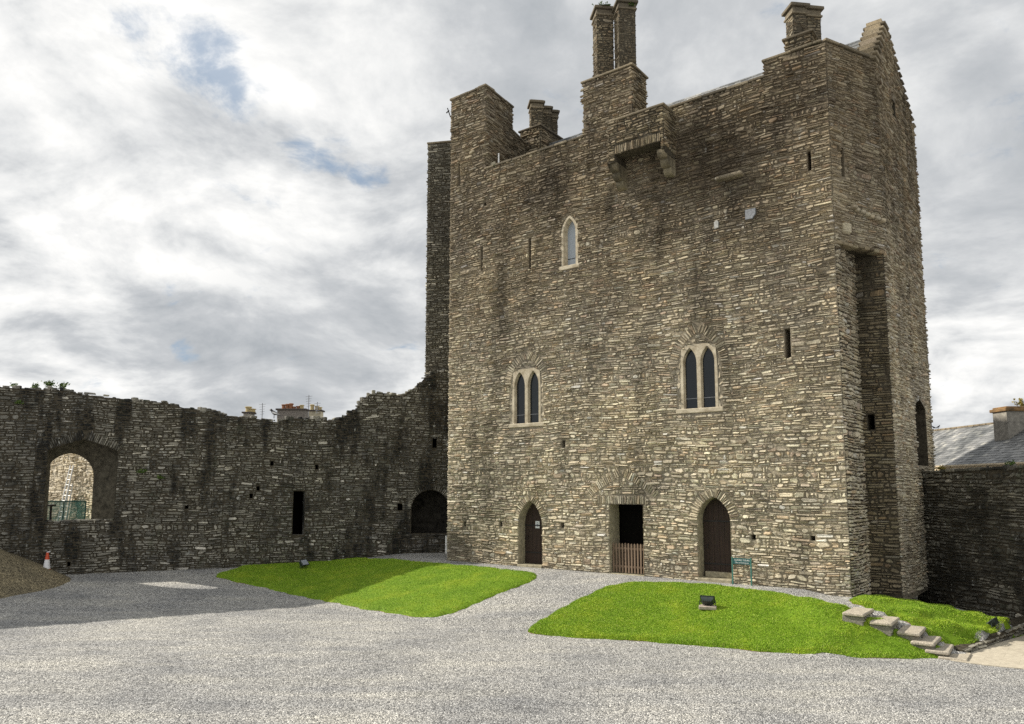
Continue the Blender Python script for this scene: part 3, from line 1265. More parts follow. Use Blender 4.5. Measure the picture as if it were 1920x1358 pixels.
coping(FAC, uT, uc0, V_PAR, -.55, .1)
coping(FAC, uc1, uTR, V_PAR, -.55, .1)
coping(FAC, -.08, uT + .08, V_T, -.6, .1)
coping(TF, -.08, kt + .05, V_T, -.6, .09)
coping(FAC, uTR - .08, W - .1, V_TR, -.6, .1)
coping(DIAG, -.05, DIAG.L, V_TR, -.6, .1)
cp = MB()
cp.prism([TR0 - FAC.N * .5, R - FAC.N * .5, Mp + uL * .3 - FAC.N * .4, TR0 + uS * 2.2], V_TR - .02, V_TR + .05, 0)
cp.build('turret_roof_slab', M_cop, keep)
rk = MB()
pa, pb = TF.P(kt, rake(kt)), TF.P(kt2, rake(kt2))
rk.add([pa + TF.N * .08, pb + TF.N * .08, pb - TF.N * .6, pa - TF.N * .6] + [p + np.array([0, 0, .08]) for p in (pa + TF.N * .08, pb + TF.N * .08, pb - TF.N * .6, pa - TF.N * .6)],
       [(3, 2, 1, 0), (4, 5, 6, 7), (0, 1, 5, 4), (1, 2, 6, 5), (2, 3, 7, 6), (3, 0, 4, 7)])
rk.build('raking_coping', M_cop, keep)

# ---- slate roof behind the parapet, ridge through the gable apex
rf = MB()
apex = SIDE.P(s_ap, z_ap - .42, -.6)
e0 = SIDE.P(.35, V_PAR + .1, -.6)
Lr = W - uT - .2


def slates(mb, p_eave0, p_ridge0, along, length, mi=0, rowh=.24, sw=.28):
    """overlapping slate courses on a sloping roof plane"""
    p_eave0, p_ridge0 = np.array(p_eave0), np.array(p_ridge0)
    sl = p_ridge0 - p_eave0
    ls = np.linalg.norm(sl)
    sd = sl / ls
    nn = norm(np.cross(along, sd))
    if nn[2] < 0:
        nn = -nn
    rows = int(ls / rowh) + 1
    Vl, lo, to = [], [], []
    k = 0
    for r in range(rows):
        s0 = r * rowh
        s1 = min(ls, s0 + rowh * 1.3)
        x = -(r % 2) * sw / 2
        while x < length:
            a, b = max(0, x + .004), min(length, x + sw - .004)
            if b - a > .03:
                j = RS.normal(0, .004, 4)
                th = .018 + abs(RS.normal(0, .004))
                q = [p_eave0 + along * a + sd * s0, p_eave0 + along * b + sd * s0, p_eave0 + along * b + sd * s1, p_eave0 + along * a + sd * s1]
                top = [q[0] + nn * (th + j[0]), q[1] + nn * (th + j[1]), q[2] + nn * .004, q[3] + nn * .004]
                Vl += [q[0] - nn * .003, q[1] - nn * .003] + top
                lo += [k, k + 1, k + 3, k + 2, k + 2, k + 3, k + 4, k + 5]
                to += [4, 4]
                k += 6
            x += sw
    if np.dot(np.cross(along, sd), nn) < 0:
        lo = [i for f in range(0, len(lo), 4) for i in reversed(lo[f:f + 4])]
    mb.raw(np.array(Vl), np.array(lo), np.array(to), mi)
    mb.add([p_eave0 - nn * .004, p_eave0 + along * length - nn * .004, p_ridge0 + along * length - nn * .004, p_ridge0 - nn * .004], [(0, 1, 2, 3)], mi)


slates(rf, e0, apex, uL, Lr + 1.5)
e1 = SIDE.P(SIDE.L - .35, z_r - .3, -.6)
rf.add([apex, apex + uL * (Lr + 1.5), e1 + uL * (Lr + 1.5), e1], [(0, 1, 2, 3)])
rf.add([apex + uL * (Lr + 1.5), e0 + uL * (Lr + 1.5), e1 + uL * (Lr + 1.5)], [(0, 1, 2)])
rf.build('roof', M_slate, keep)

# ---- chimneys


def diag_shafts(parent, base_frame, centres, side, zb, ztops, ang, mats):
    for (u, w), zt in zip(centres, ztops):
        c = base_frame.P(u, 0, w)
        h = side / 2
        sm = MB()
        ax = np.array([math.cos(ang), math.sin(ang), 0])
        ay = np.array([-math.sin(ang), math.cos(ang), 0])
        cn = [c - ax * h - ay * h, c + ax * h - ay * h, c + ax * h + ay * h, c - ax * h + ay * h]
        for i in range(4):
            fr = Frame(cn[i], cn[(i + 1) % 4])
            wall_face(sm, fr, zb, zt - .42, int(u * 10 + i + zt * 7), hmean=.09, lmean=.22, dep=(.008, .028), wav=.01)
        sh = sm.build('shaft', mats + [M_jamb, M_void], parent)
        k = MB()
        Rm = np.stack([ax, ay, np.array([0, 0, 1.])], 1)
        k.box(c + (0, 0, zt - .40), (h + .07, h + .07, .04), Rm, 0, .015)
        k.box(c + (0, 0, zt - .27), (h + .03, h + .03, .10), Rm, 0, .015)
        k.box(c + (0, 0, zt - .10), (h + .12, h + .12, .06), Rm, 0, .015)
        k.box(c + (0, 0, zt - .02), (h + .05, h + .05, .03), Rm, 0, .01)
        k.build('cap', M_cop, parent)


def base_block(fr, u0, u1, w0, w1, v0, v1, seed, skip_front=False):
    mb = MB()
    a, b, c, d = fr.P(u0, 0, w1), fr.P(u1, 0, w1), fr.P(u1, 0, w0), fr.P(u0, 0, w0)
    pts = [a, b, c, d]
    for i in range(4):
        if skip_front and i == 0:
            continue
        wall_face(mb, Frame(pts[i], pts[(i + 1) % 4]), v0, v1, seed + i, hmean=.1)
    mb.prism(pts, v0, v1 + .02, 1)
    mb.fbox(fr, u0 - .1, u1 + .1, v1, v1 + .09, w0 - .1, w1 + .1, 2, .02)
    return mb


fang = math.atan2(FAC.U[1], FAC.U[0])
# central chimney, its base flush with the front
c1 = empty('chimney', FAC.P((uc0 + uc1) / 2, V_C, -.6), None, None)
c1.parent = keep
c1.location = np.array(c1.location) - A
depth_c = 1.25
base_block(FAC, uc0, uc1, -depth_c, 0, V_PAR - .4, V_C, 31, True).build('base', [M_keepup, M_cmortar, M_cop, M_void], c1)


def spot(px, py, w):
    return FAC.uv(px, py, w)


cw = -depth_c * .52
s1u = spot(1131, 80, cw)[0]
s2u = spot(1172, 80, cw)[0]
zt1 = spot(1124, 24, cw)[1]
zt2_ = spot(1165, 12, cw)[1]
diag_shafts(c1, FAC, [(s1u, cw), (s2u, cw)], .70, V_C, [zt1, zt2_], fang + math.radians(45), [M_keepup, M_cmortar])
# right chimney behind the corner turret
c2 = empty('chimney', FAC.P(W - 1.5, V_TR, -1.3), None, None)
c2.parent = keep
c2.location = np.array(c2.location) - A
wr = -1.0
b0, bt0 = spot(1472, 76, wr)
b1, bt1 = spot(1521, 63, wr)
base_block(FAC, b0, b1, wr - .9, wr, V_TR - .5, (bt0 + bt1) / 2, 41).build('base', [M_keepup, M_cmortar, M_cop, M_void], c2)
q1 = spot(1494, 40, wr - .38)
q2 = spot(1512, 40, wr - .62)
ztc = spot(1494, 16, wr - .38)[1]
diag_shafts(c2, FAC, [(q1[0], wr - .30), (q1[0] + .38, wr - .72)], .52, (bt0 + bt1) / 2, [ztc, ztc - .05], fang + math.radians(45), [M_keepup, M_cmortar])
# left chimney on the roof
c3 = empty('chimney', FAC.P(uT + 1.5, V_PAR, -4), None, None)
c3.parent = keep
c3.location = np.array(c3.location) - A
wl_ = -3.6
l0, lt0 = spot(976, 250, wl_)
l1, lt1 = spot(1013, 236, wl_)
lt = (lt0 + lt1) / 2
base_block(FAC, l0, l1, wl_ - 2.0, wl_, V_PAR - 1.0, lt, 51).build('base', [M_keepup, M_cmortar, M_cop, M_void], c3)
z3 = spot(1006, 192, wl_ - .4)[1]
lc = (l0 + l1) / 2
diag_shafts(c3, FAC, [(lc + .05, wl_ - .45), (lc + .1, wl_ - 1.1), (lc + .12, wl_ - 1.7)], .58, lt, [z3, z3 - .05, z3 - .02], fang + math.radians(45), [M_keepup, M_cmortar])

# ---- machicolation over the doorway
mw = 1.02
m0, mt0 = FAC.uv(1139.5, 233, mw)
m1, mt1 = FAC.uv(1243, 198, mw)
mt = (mt0 + mt1) / 2
mb0 = (FAC.uv(1160, 291, mw)[1] + FAC.uv(1231, 264, mw)[1]) / 2
mach = empty('machicolation', FAC.P((m0 + m1) / 2, mb0, .4) - A, None, None)
mach.parent = keep
mm = MB()
FM = Frame(FAC.P(m0, 0, mw), FAC.P(m1, 0, mw))
st = Stones(FM)
ml = Arch(.3, FM.L - .12, mb0 - 1, mb0 + .34, mb0 + .34)
rubble(st, 0, FM.L, mb0 - .25, mt, [ml], .095, .26, seed=61)
u = ml.u0
while u < ml.u1 - .03:
    w = rnd.uniform(.05, .09)
    st.a.append((u + w / 2, mb0 + .17, .165, w / 2 - .006, math.pi / 2, rnd.uniform(.03, .06)))
    u += w
st.flush(mm, 0)
backing(mm, FM, [(0, mb0 - .3), (.3, mb0 - .3), (.3, mb0), (FM.L - .12, mb0), (FM.L - .12, mb0 - .3), (FM.L, mb0 - .3), (FM.L, mt), (0, mt)], [], .01, 1)
FMR = Frame(FAC.P(m1, 0, mw), FAC.P(m1, 0, 0))
wall_face(mm, FMR, mb0 - .25, mt, 62, hmean=.1)
FML = Frame(FAC.P(m0, 0, 0), FAC.P(m0, 0, mw))
wall_face(mm, FML, mb0 - .25, mt, 63, hmean=.1)
mm.fbox(FAC, m0 + .02, m1 - .02, mb0, mt - .02, .45, mw - .01, 1)
mm.fbox(FAC, m0 + .02, m1 - .02, mt - .3, mt - .03, -.02, .46, 3)
mm.fbox(FAC, m0 + .02, m0 + .28, mb0 - .3, mb0, .05, mw - .01, 1)
mm.fbox(FAC, m1 - .12, m1 - .02, mb0 - .3, mb0, .05, mw - .01, 1)
mm.build('box', [M_keepup, M_cmortar, M_jamb, M_void], mach)
mc = MB()
mc.fbox(FAC, m0 - .08, m1 + .08, mt, mt + .09, 0.12, mw + .09, 0, .02)
mc.build('box_coping', M_cop, mach)
for uu in (m0 + .15, m1 - .17):
    cb = MB()
    for k, (pr, hh) in enumerate(((mw * .92, .30), (mw * .66, .28), (mw * .4, .26))):
        vtop = mb0 - .27 - k * .29
        # rounded nose profile extruded along the wall
        pf = [(0, vtop), (0, vtop - hh)]
        for i in range(7):
            t = -math.pi / 2 + math.pi / 2 * i / 6
            pf.append((pr - hh * .8 + hh * .8 * math.cos(t), vtop - hh * .2 + hh * .8 * math.sin(t)))
        pf.append((pr, vtop))
        a_ = [FAC.P(uu - .17, v, w) for w, v in pf]
        b_ = [FAC.P(uu + .17, v, w) for w, v in pf]
        nn = len(pf)
        cb.add(a_ + b_, [list(range(nn)), list(range(2 * nn - 1, nn - 1, -1))] + [[i, nn + i, nn + (i + 1) % nn, (i + 1) % nn] for i in range(nn)])
    cb.build('corbel', M_shaded, mach)

# ---- doors
for a, stepw in ((D1, .0), (D3, .0)):
    bx = .08
    dm = MB()
    inner = Arch(a.u0 + .03, a.u1 - .0, a.vb + .02, a.vs, a.va - .02)
    nP = 6
    # planks each a slightly different depth, clipped to the arched outline
    for k in range(nP):
        x0 = inner.u0 + (inner.u1 - inner.u0) * k / nP + .004
        x1 = inner.u0 + (inner.u1 - inner.u0) * (k + 1) / nP - .004
        top = []
        for i in range(7):
            x = x1 + (x0 - x1) * i / 6
            lo, hi = inner.vs, inner.va
            for _ in range(30):
                mid = (lo + hi) / 2
                if inner.half(mid) >= abs(x - inner.uc):
                    lo = mid
                else:
                    hi = mid
            top.append((x, lo))
        pol = [(x0, inner.vb), (x1, inner.vb)] + top
        w = -DOOR_IN + rnd.uniform(-.004, .004)
        f_ = [FAC.P(p, q, w) for p, q in pol]
        b_ = [FAC.P(p, q, w - .06) for p, q in pol]
        nn = len(pol)
        dm.add(f_ + b_, [list(range(nn)), list(range(2 * nn - 1, nn - 1, -1))] + [[i, nn + i, nn + (i + 1) % nn, (i + 1) % nn] for i in range(nn)])
    d = dm.build('door', M_door, keep)
    for v in (a.vb + .45, a.vs - .05):
        h = MB()
        h.fbox(FAC, inner.u0 + .02, inner.u1 - .06, v, v + .05, -DOOR_IN + .004, -DOOR_IN + .016)
        h.build('hinge_strap', M_iron, d)
    kn = MB()
    p = FAC.P(inner.u0 + .16, a.vb + 1.15, -DOOR_IN)
    kn.tube(p, p + FAC.N * .05, .02)
    kn.tube(p + FAC.N * .05, p + FAC.N * .06 - np.array([0, 0, .14]), .012)
    kn.build('door_handle', M_iron, d)
for a, ex in ((D1, .05), (D3, .1)):
    sm = MB()
    sm.fbox(FAC, a.u0 - .03, a.u1 + .03, -.2, a.vb - .004, -DOOR_IN - .1, .12, 0, .015)
    if a is D3:
        sm.fbox(FAC, a.u0 + .1, a.u1, a.vb, a.vb + .2, -DOOR_IN - .1, -DOOR_IN + .14, 0, .015)
    sm.build('doorstep', M_jamb, keep)
sm = MB()
sm.fbox(FAC, D2.u0, D2.u1 + .03, -.2, D2.vb - .004, -.5, .06, 0, .015)
sm.build('doorstep', M_jamb, keep)

# notice pinned to the left door
nw = MB()
nu, nv = FAC.uv(1008, 984, -DOOR_IN)
npx = empty('paper_notice', FAC.P(nu, nv, -DOOR_IN), 'white printed paper notice pinned to the left arched oak door', 'notice')
nw.fbox(FAC, nu - .105, nu + .105, nv - .15, nv + .15, -DOOR_IN + .006, -DOOR_IN + .010)
nw.build('sheet', M_paper, npx)
ni = MB()
for (a_, b_, c_, d_) in ((-.06, .05, .07, .1), (-.05, .06, -.02, .045), (-.06, .06, -.1, -.085), (-.06, .04, -.075, -.06)):
    ni.fbox(FAC, nu + a_, nu + b_, nv + c_, nv + d_, -DOOR_IN + .0105, -DOOR_IN + .012)
ni.build('print', M_ink, npx)

# ---- windows


def lancet_window(a, twin, glassm, depth=.13):
    w = empty('window', FAC.P(a.uc, a.vb, 0) - A, None, None)
    w.parent = keep
    # lights
    fw = .09 if twin else .07
    lights = []
    if twin:
        mid = .15
        half = (a.u1 - a.u0 - 2 * fw - mid) / 2
        lights = [Arch(a.u0 + fw, a.u0 + fw + half, a.vb + .03, a.va - half * 1.05 - .12, a.va - .10), Arch(a.u1 - fw - half, a.u1 - fw, a.vb + .03, a.va - half * 1.05 - .12, a.va - .10)]
        out = [(a.u0 - .02, a.vb - .02), (a.u1 + .02, a.vb - .02), (a.u1 + .02, a.vs), (a.u1 - fw * .4, a.va - .1), (a.u1 - fw - half / 2, a.va + .01), (a.uc, a.va + .0), (a.u0 + fw + half / 2, a.va + .01), (a.u0 + fw * .4, a.va - .1), (a.u0 - .02, a.vs)]
    else:
        lights = [Arch(a.u0 + .0, a.u1 - .0, a.vb, a.vs, a.va)]
        out = None
    fm = MB()
    if out:
        backing(fm, FAC, out, [l.pts() for l in lights], .035, 0)
        # chamfered reveals going in to the glass
        for l in lights:
            inn = Arch(l.u0 + .03, l.u1 - .03, l.vb + .02, l.vs, l.va - .035)
            reveal(fm, FAC, l.pts(), inn.pts(), .035, -depth)
        lg = [Arch(l.u0 + .025, l.u1 - .025, l.vb + .015, l.vs, l.va - .03) for l in lights]
    else:
        l = lights[0]
        o2 = Arch(l.u0 - .1, l.u1 + .12, l.vb - .03, l.vs, l.va + .1)
        backing(fm, FAC, o2.pts(), [l.pts()], .035, 0)
        inn = Arch(l.u0 + .06, l.u1 - .06, l.vb + .05, l.vs, l.va - .07)
        reveal(fm, FAC, l.pts(), inn.pts(), .035, -depth - .1)
        lg = [inn]
        depth += .1
    fm.build('frame', M_dress, w)
    # long-and-short jamb stones
    st2 = {-1: Stones(FAC), 1: Stones(FAC)}
    v = a.vb
    k = 0
    while v < a.vs + (.1 if twin else .25):
        h = rnd.uniform(.2, .32)
        lw = .2 if k % 2 else .11
        for sgn, ue in ((-1, a.u0), (1, a.u1)):
            if not twin:
                ue += sgn * .0
            l_ = lw * rnd.uniform(.8, 1.2)
            st2[sgn].a.append((ue + sgn * (l_ / 2 + .01), v + h / 2, l_ / 2, h / 2 - .006, 0, .022))
        v += h
        k += 1
    for q in st2.values():
        jm = MB()
        q.flush(jm, 0)
        jm.build('jamb_stones', M_dress, w)
    sl = MB()
    sl.fbox(FAC, a.u0 - .22, a.u1 + .2, a.vb - .14, a.vb + .03, -depth, .07, 0, .02)
    sl.build('sill', M_dress, w)
    for l in lg:
        gm_ = MB()
        P_ = [FAC.P(u, v, -depth + .004) for u, v in l.pts()]
        gm_.add(P_, [list(range(len(P_)))])
        gm_.build('glass', glassm, w)
        bm_ = MB()
        vv = l.vb + (l.va - l.vb) * .16
        bm_.fbox(FAC, l.u0, l.u1, vv, vv + .02, -depth + .006, -depth + .02)
        bm_.build('glazing_bar', M_lead if twin else M_iron, w)
    return w


lancet_window(W1, True, M_glass)
lancet_window(W2, True, M_glass)
lancet_window(W3, False, M_glassup)
# relieving infill above twin windows is rubble from the wall itself

# ---- small marks on the front: hood ledge, shield stone, pale stone
hl = MB()
h0, hv0 = FAC.uv(1347, 345)
h1, hv1 = FAC.uv(1397, 331)
hl.fbox(FAC, h0, h1, (hv0 + hv1) / 2, (hv0 + hv1) / 2 + .14, 0, .38, 0, .04)
hl.build('hood_ledge', M_keepup, keep)
pl = MB()
pu, pv = FAC.uv(1408, 402)
shield = [(-.17, -.2), (.08, -.2), (.2, -.05), (.2, .16), (-.17, .16)]
f_ = [FAC.P(pu + x, pv + y, .125) for x, y in shield]
b_ = [FAC.P(pu + x, pv + y, 0) for x, y in shield]
pl.add(f_ + b_, [[0, 1, 2, 3, 4]] + [[i, 5 + i, 5 + (i + 1) % 5, (i + 1) % 5] for i in range(5)])
pl.build('shield_stone', plain_mat('blue_grey_slab', (.19, .20, .215), .7, .3, var=.3, scale=14), keep)
pl = MB()
pu, pv = FAC.uv(1345, 423)
pl.add([FAC.P(pu + x, pv + y, .12) for x, y in ((-.08, -.14), (.08, -.12), (.08, .12), (0, .17), (-.08, .1))] + [FAC.P(pu + x, pv + y, 0) for x, y in ((-.08, -.14), (.08, -.12), (.08, .12), (0, .17), (-.08, .1))],
       [[0, 1, 2, 3, 4]] + [[i, 5 + i, 5 + (i + 1) % 5, (i + 1) % 5] for i in range(5)])
pl.build('pale_stone', plain_mat('pale_grey_slab', (.33, .33, .31), .7, .3), keep)

# ---- fittings on the turret: bracket, pole, little board on the wall walk
fb = MB()
ba = FAC.P(-.02, FAC.uv(843, 222)[1], .05)
t1 = at_depth(839, 203, ba[1])
fb.tube(ba, t1, .025)
fb.tube(t1 + np.array([-.05, 0, -.25]), t1 + np.array([.08, 0, -.12]), .03)
fb.build('iron_bracket', M_iron, keep)
pw = MB()
pu, pv = FAC.uv(935, 310, -.4)
pw.tube(FAC.P(pu, V_PAR, -.4), FAC.P(pu, FAC.uv(935, 288, -.4)[1], -.4), .035)
pw.build('pole', M_white, keep)
pw = MB()
u0_, v0_ = FAC.uv(919, 318, -.3)
u1_, v1_ = FAC.uv(928, 303, -.3)
pw.fbox(FAC, u0_, u1_, V_PAR - .05, v1_, -.34, -.3)
pw.build('board', M_beige, keep)
# white downpipe strip at the corner
dp_ = MB()
p = at_depth(837, 1005, A[1] + .3)
q = at_depth(837, 1038, A[1] + .3)
dp_.box((p + q) / 2, (.05, .04, abs(p[2] - q[2]) / 2), None, 0, .01)
dp_.build('pipe', M_white, keep)

# ---- weeds on the chimneys (parts of what they grow from stay separate things)


def weed_mesh(c, r, h, n, mat_dry=False, spread=1.0, seed=1, leaf=.07):
    g_ = np.random.default_rng(seed)
    Vs, lo, to = [], [], []
    k = 0
    for i in range(n):
        b = np.array([g_.normal(0, r * .22), g_.normal(0, r * .22), 0])
        d = norm([g_.normal(0, .5 * spread), g_.normal(0, .5 * spread), 1.0])
        L = h * g_.uniform(.4, 1)
        p = b + d * L
        # stem
        s = np.array([.006, 0, 0])
        Vs += [b - s, b + s, p]
        lo += [k, k + 1, k + 2]
        to += [3]
        k += 3
        for m_ in range(4):
            q = b + d * L * g_.uniform(.35, 1)
            a1 = norm(g_.normal(0, 1, 3)) * leaf * g_.uniform(.6, 1.4)
            a2 = norm(np.cross(a1, g_.normal(0, 1, 3))) * leaf * .4
            Vs += [q, q + a1 * .5 + a2, q + a1, q + a1 * .5 - a2]
            lo += [k, k + 1, k + 2, k + 3]
            to += [4]
            k += 4
    mb = MB()
    mb.add([(r * .6 * math.cos(t), r * .6 * math.sin(t), -.01) for t in np.linspace(0, 6.28, 9)[:-1]] + [(0, 0, .06)], [(q, (q + 1) % 8, 8) for q in range(8)])
    mb.raw(np.array(Vs) + np.array(c), np.array(lo), np.array(to))
    return mb


def weed(name, c, r, h, n, label, group=None, dry=False, spread=1.0, seed=1, leaf=.07):
    o = weed_mesh((0, 0, 0), r, h, n, dry, spread, seed, leaf).build(name, M_dryleaf if dry else M_leaf)
    o.location = c
    tag(o, label, 'weed', group)
    return o


weed('weed_tuft', FAC.P(s1u + .2, zt1 - .05, cw + .2), .5, .22, 60, 'green weeds sprouting from the tall left stack of the central chimney', spread=1.5, seed=4)
weed('weed_tuft', FAC.P(s2u + .35, zt2_ - .3, cw + .1), .25, .25, 40, 'green weeds hanging on the right edge of the central chimney top', spread=2, seed=5)

# ------------------------------------------------------------------ left curtain wall
cwl = empty('curtain_wall', (WALLP[3][0], WALLP[3][1], -.6), 'long dark ruined curtain wall of rubble stone with an arched opening left of the keep', 'wall')
cm = MB()
SEG = [Frame((*WALLP[i], 0), (*WALLP[i + 1], 0)) for i in range(len(WALLP) - 1)]
TOPPX = [(-400, 690), (-100, 716), (0, 722), (60, 728), (100, 727), (130, 731), (180, 741), (228, 744), (240, 748), (310, 752), (355, 765), (400, 768), (430, 778), (470, 780), (500, 786), (522, 789), (540, 781), (570, 783), (600, 783), (630, 788), (650, 775), (668, 765), (678, 748), (690, 738), (705, 733), (735, 736), (755, 741), (770, 728), (783, 722), (792, 714), (797, 705), (840, 690)]


def top_of(fr):
    xs, zs = [], []
    for px, py in TOPPX:
        p = onplane(px, py, fr.O, fr.N)
        xs.append(float(np.dot(p - fr.O, fr.U)))
        zs.append(p[2])
    o = np.argsort(xs)
    xs, zs = np.array(xs)[o], np.array(zs)[o]
    return lambda u: float(np.interp(u, xs, zs))


def hole_px(fr, l, r, b, s, t, cx=None):
    cx = (l + r) / 2 if cx is None else cx
    ym = (b + s) / 2
    return Arch(fr.uv(l, ym)[0], fr.uv(r, ym)[0], fr.uv(cx, b)[1], fr.uv(cx, s)[1], fr.uv(cx, t)[1])


def seg_of(px):
    for i, fr in enumerate(SEG):
        u = fr.uv(px, 950)[0]
        if 0 <= u <= fr.L:
            return i
    return None


print('segs', [(x, seg_of(x)) for x in (0, 80, 218, 300, 549, 570, 770, 838)])
wholes = {i: [] for i in range(len(SEG))}
iA = seg_of(150)
BIG = hole_px(SEG[iA], 86, 217, 978, 846, 824)
iS = seg_of(560)
SLT = hole_px(SEG[iS], 549, 571, 1003, 921, 921)
SLT.h = 0
iR = seg_of(800)
REC = hole_px(SEG[iR], 771, 842, 1000, 955, 919)
SM = hole_px(SEG[iR], 811, 819, 840, 820, 820)
SM.h = 0
wholes[iA].append(BIG)
wholes[iS].append(SLT)
wholes[iR] += [REC, SM]
for px, py, w in ((350, 950, 6), (484, 916, 6), (471, 930, 6), (594, 876, 6), (750, 951, 9), (510, 869, 6), (129, 1058, 6)):
    i = seg_of(px)
    a_ = hole_px(SEG[i], px - w / 2, px + w / 2, py + w * .7, py - w * .7, py - w * .7)
    a_.h = 0
    wholes[i].append(a_)
THK = 1.5
for i, fr in enumerate(SEG):
    tf = top_of(fr)
    st = Stones(fr)
    fb_ = list(wholes[i])
    if i == iA:
        fb_ += [Arch(BIG.u0 - .1, BIG.u1 + .1, BIG.vs, BIG.vs + .01, BIG.va + .38)]
        voussoirs(st, BIG, .42, .085, dep=(.03, .07))
    if i == iR:
        voussoirs(st, REC, .3, .085, dep=(.03, .07))
        fb_ += [REC.grow(.02, 0, .3)]
    rubble(st, 0, fr.L, -1.3, tf, fb_, .12, .3, seed=70 + i, rough_top=.16, dep=(.01, .075), wav=.07)
    st.flush(cm, 0)
    us_ = np.linspace(0, fr.L, max(8, int(fr.L / .35)))
    out = [(0, -1.5), (fr.L, -1.5)] + [(u, tf(u) - .08) for u in reversed(us_)]
    backing(cm, fr, out, [h.pts() for h in wholes[i]], .01, 1)
    # back face and the rough wall head
    for u0_, u1_ in zip(us_[:-1], us_[1:]):
        z0_, z1_ = tf(u0_) - .08, tf(u1_) - .08
        cm.add([fr.P(u0_, z0_, .01), fr.P(u1_, z1_, .01), fr.P(u1_, z1_, -THK), fr.P(u0_, z0_, -THK)], [(0, 1, 2, 3)], 0)
    hb = []
    if i == iA:
        # narrower pointed opening on the outer side
        o0 = fr.uv(80, 950, -THK)[0]
        o1 = fr.uv(172, 950, -THK)[0]
        OUT = Arch(o0, o1, fr.uv(120, 978, -THK)[1] - .05, fr.uv(120, 894, -THK)[1], fr.uv(120, 850, -THK)[1])
        hb.append(OUT)
        MID = OUT
        reveal(cm, fr, BIG.pts(), BIG.grow(-.03).pts(), .03, -.75, 2)
        reveal(cm, fr, BIG.grow(-.03).pts(), OUT.pts(), -.75, -THK, 2)
        # loose stones on the sill
        for k in range(26):
            uu = rnd.uniform(BIG.u0, BIG.u1)
            cm.box(fr.P(uu, BIG.vb + .03, -rnd.uniform(.1, .7)), (rnd.uniform(.05, .16), rnd.uniform(.05, .12), rnd.uniform(.02, .05)), Matrix.Rotation(rnd.uniform(0, 3), 3, 'Z'), 0, .015)
    else:
        pass
    for h in wholes[i]:
        if i == iA and h is BIG:
            continue
        if h is SLT:
            B_ = Arch(h.u0 - .12, h.u1 - .02, h.vb, h.va, h.va)
            B_.h = 0
            reveal(cm, fr, h.pts(), B_.pts(), .01, -.45, 0)
            reveal(cm, fr, B_.pts(), B_.pts(), -.45, -1.3, 3, 3)
        else:
            reveal(cm, fr, h.pts(), h.pts(), .01, -1.35 if h is REC else -.4, 4 if h is REC else 1, 4 if h is REC else 3)
    backing(cm, fr, out, [h.pts() for h in hb], -THK, 1)
    # loose head stones for a ragged skyline
    for k in range(int(fr.L * 9)):
        uu = rnd.uniform(0, fr.L)
        ww = -rnd.uniform(0, THK)
        cm.box(fr.P(uu, tf(uu) - .05 + rnd.uniform(-.06, .06), ww), (rnd.uniform(.06, .22), rnd.uniform(.06, .16), rnd.uniform(.03, .11)), Matrix.Rotation(rnd.uniform(0, 3), 3, 'Z'), 0, .02)
cm.build('masonry', [M_curtain, M_cmortar, M_reveal, M_void, M_recdark], cwl)

for i, (px, py, hh, n, sd) in enumerate(((65, 727, .35, 16, 1), (92, 726, .5, 34, 2), (117, 728, .45, 24, 3), (25, 724, .25, 8, 6))):
    fr = SEG[seg_of(px)]
    p = onplane(px, py, fr.O - fr.N * .5, fr.N)
    weed('weed_tuft', p, .3, hh * .75, n, ['low green weed on the curtain wall top, left of the tallest tuft', 'tallest leafy green weed on the curtain wall top above the arched opening', 'green weed on the curtain wall top, right of the tallest tuft', 'smallest green sprig on the curtain wall top at its far left end'][i], 'weeds on the curtain wall top', seed=sd + 10, leaf=.085)
for i, (px, py) in enumerate(((266, 886), (302, 897), (35, 757))):
    fr = SEG[seg_of(px)]
    p = onplane(px, py, fr.O + fr.N * .05, fr.N)
    weed('wall_weed', p, .25, .22, 26, ['small green plant growing on the wall face just right of the arched opening', 'second small green plant on the wall face, further right of the arched opening', 'faint green plant near the wall top above and left of the arch'][i], 'plants rooted in the wall face', spread=2.5, seed=30 + i)

# ------------------------------------------------------------------ boundary wall on the right
BF = Frame(QB - BD * .6 - np.array([0, 0, 0]), QB + BD * 9)
p_b0 = QB
bw = empty('boundary_wall', (p_b0[0], p_b0[1], -.3), 'dark damp rubble boundary wall running from the right side of the keep', 'wall')
bmb = MB()
bt0, bt1 = BF.uv(1742, 886)[1], BF.uv(1915, 877)[1]
ua_, ub_ = BF.uv(1742, 886)[0], BF.uv(1915, 877)[0]


def btop(u):
    return bt0 + (bt1 - bt0) * (u - ua_) / (ub_ - ua_)


wall_face(bmb, BF, -1.4, btop, 81, hmean=.12, lmean=.3, outline=[(0, -1.5), (BF.L, -1.5), (BF.L, btop(BF.L) - .03), (0, btop(0) - .03)], rough_top=.04)
bmb.add([BF.P(0, btop(0) - .03, 0), BF.P(BF.L, btop(BF.L) - .03, 0), BF.P(BF.L, btop(BF.L) - .03, -.6), BF.P(0, btop(0) - .03, -.6)], [(0, 1, 2, 3)], 1)
bmb.add([BF.P(0, -1.4, -.6), BF.P(BF.L, -1.4, -.6), BF.P(BF.L, btop(BF.L) - .03, -.6), BF.P(0, btop(0) - .03, -.6)], [(3, 2, 1, 0)], 1)
bmb.build('masonry', [M_bound, M_cmortar, M_jamb, M_void], bw)
bc = MB()
u = 0
while u < BF.L:
    l = rnd.uniform(.3, .7)
    bc.fbox(BF, u, u + l - .01, btop(u) - .02, btop(u) + rnd.uniform(.05, .1), -.62, .06 + rnd.uniform(-.02, .03), 0, .02)
    u += l
bc.build('wall_coping', M_bound, bw)

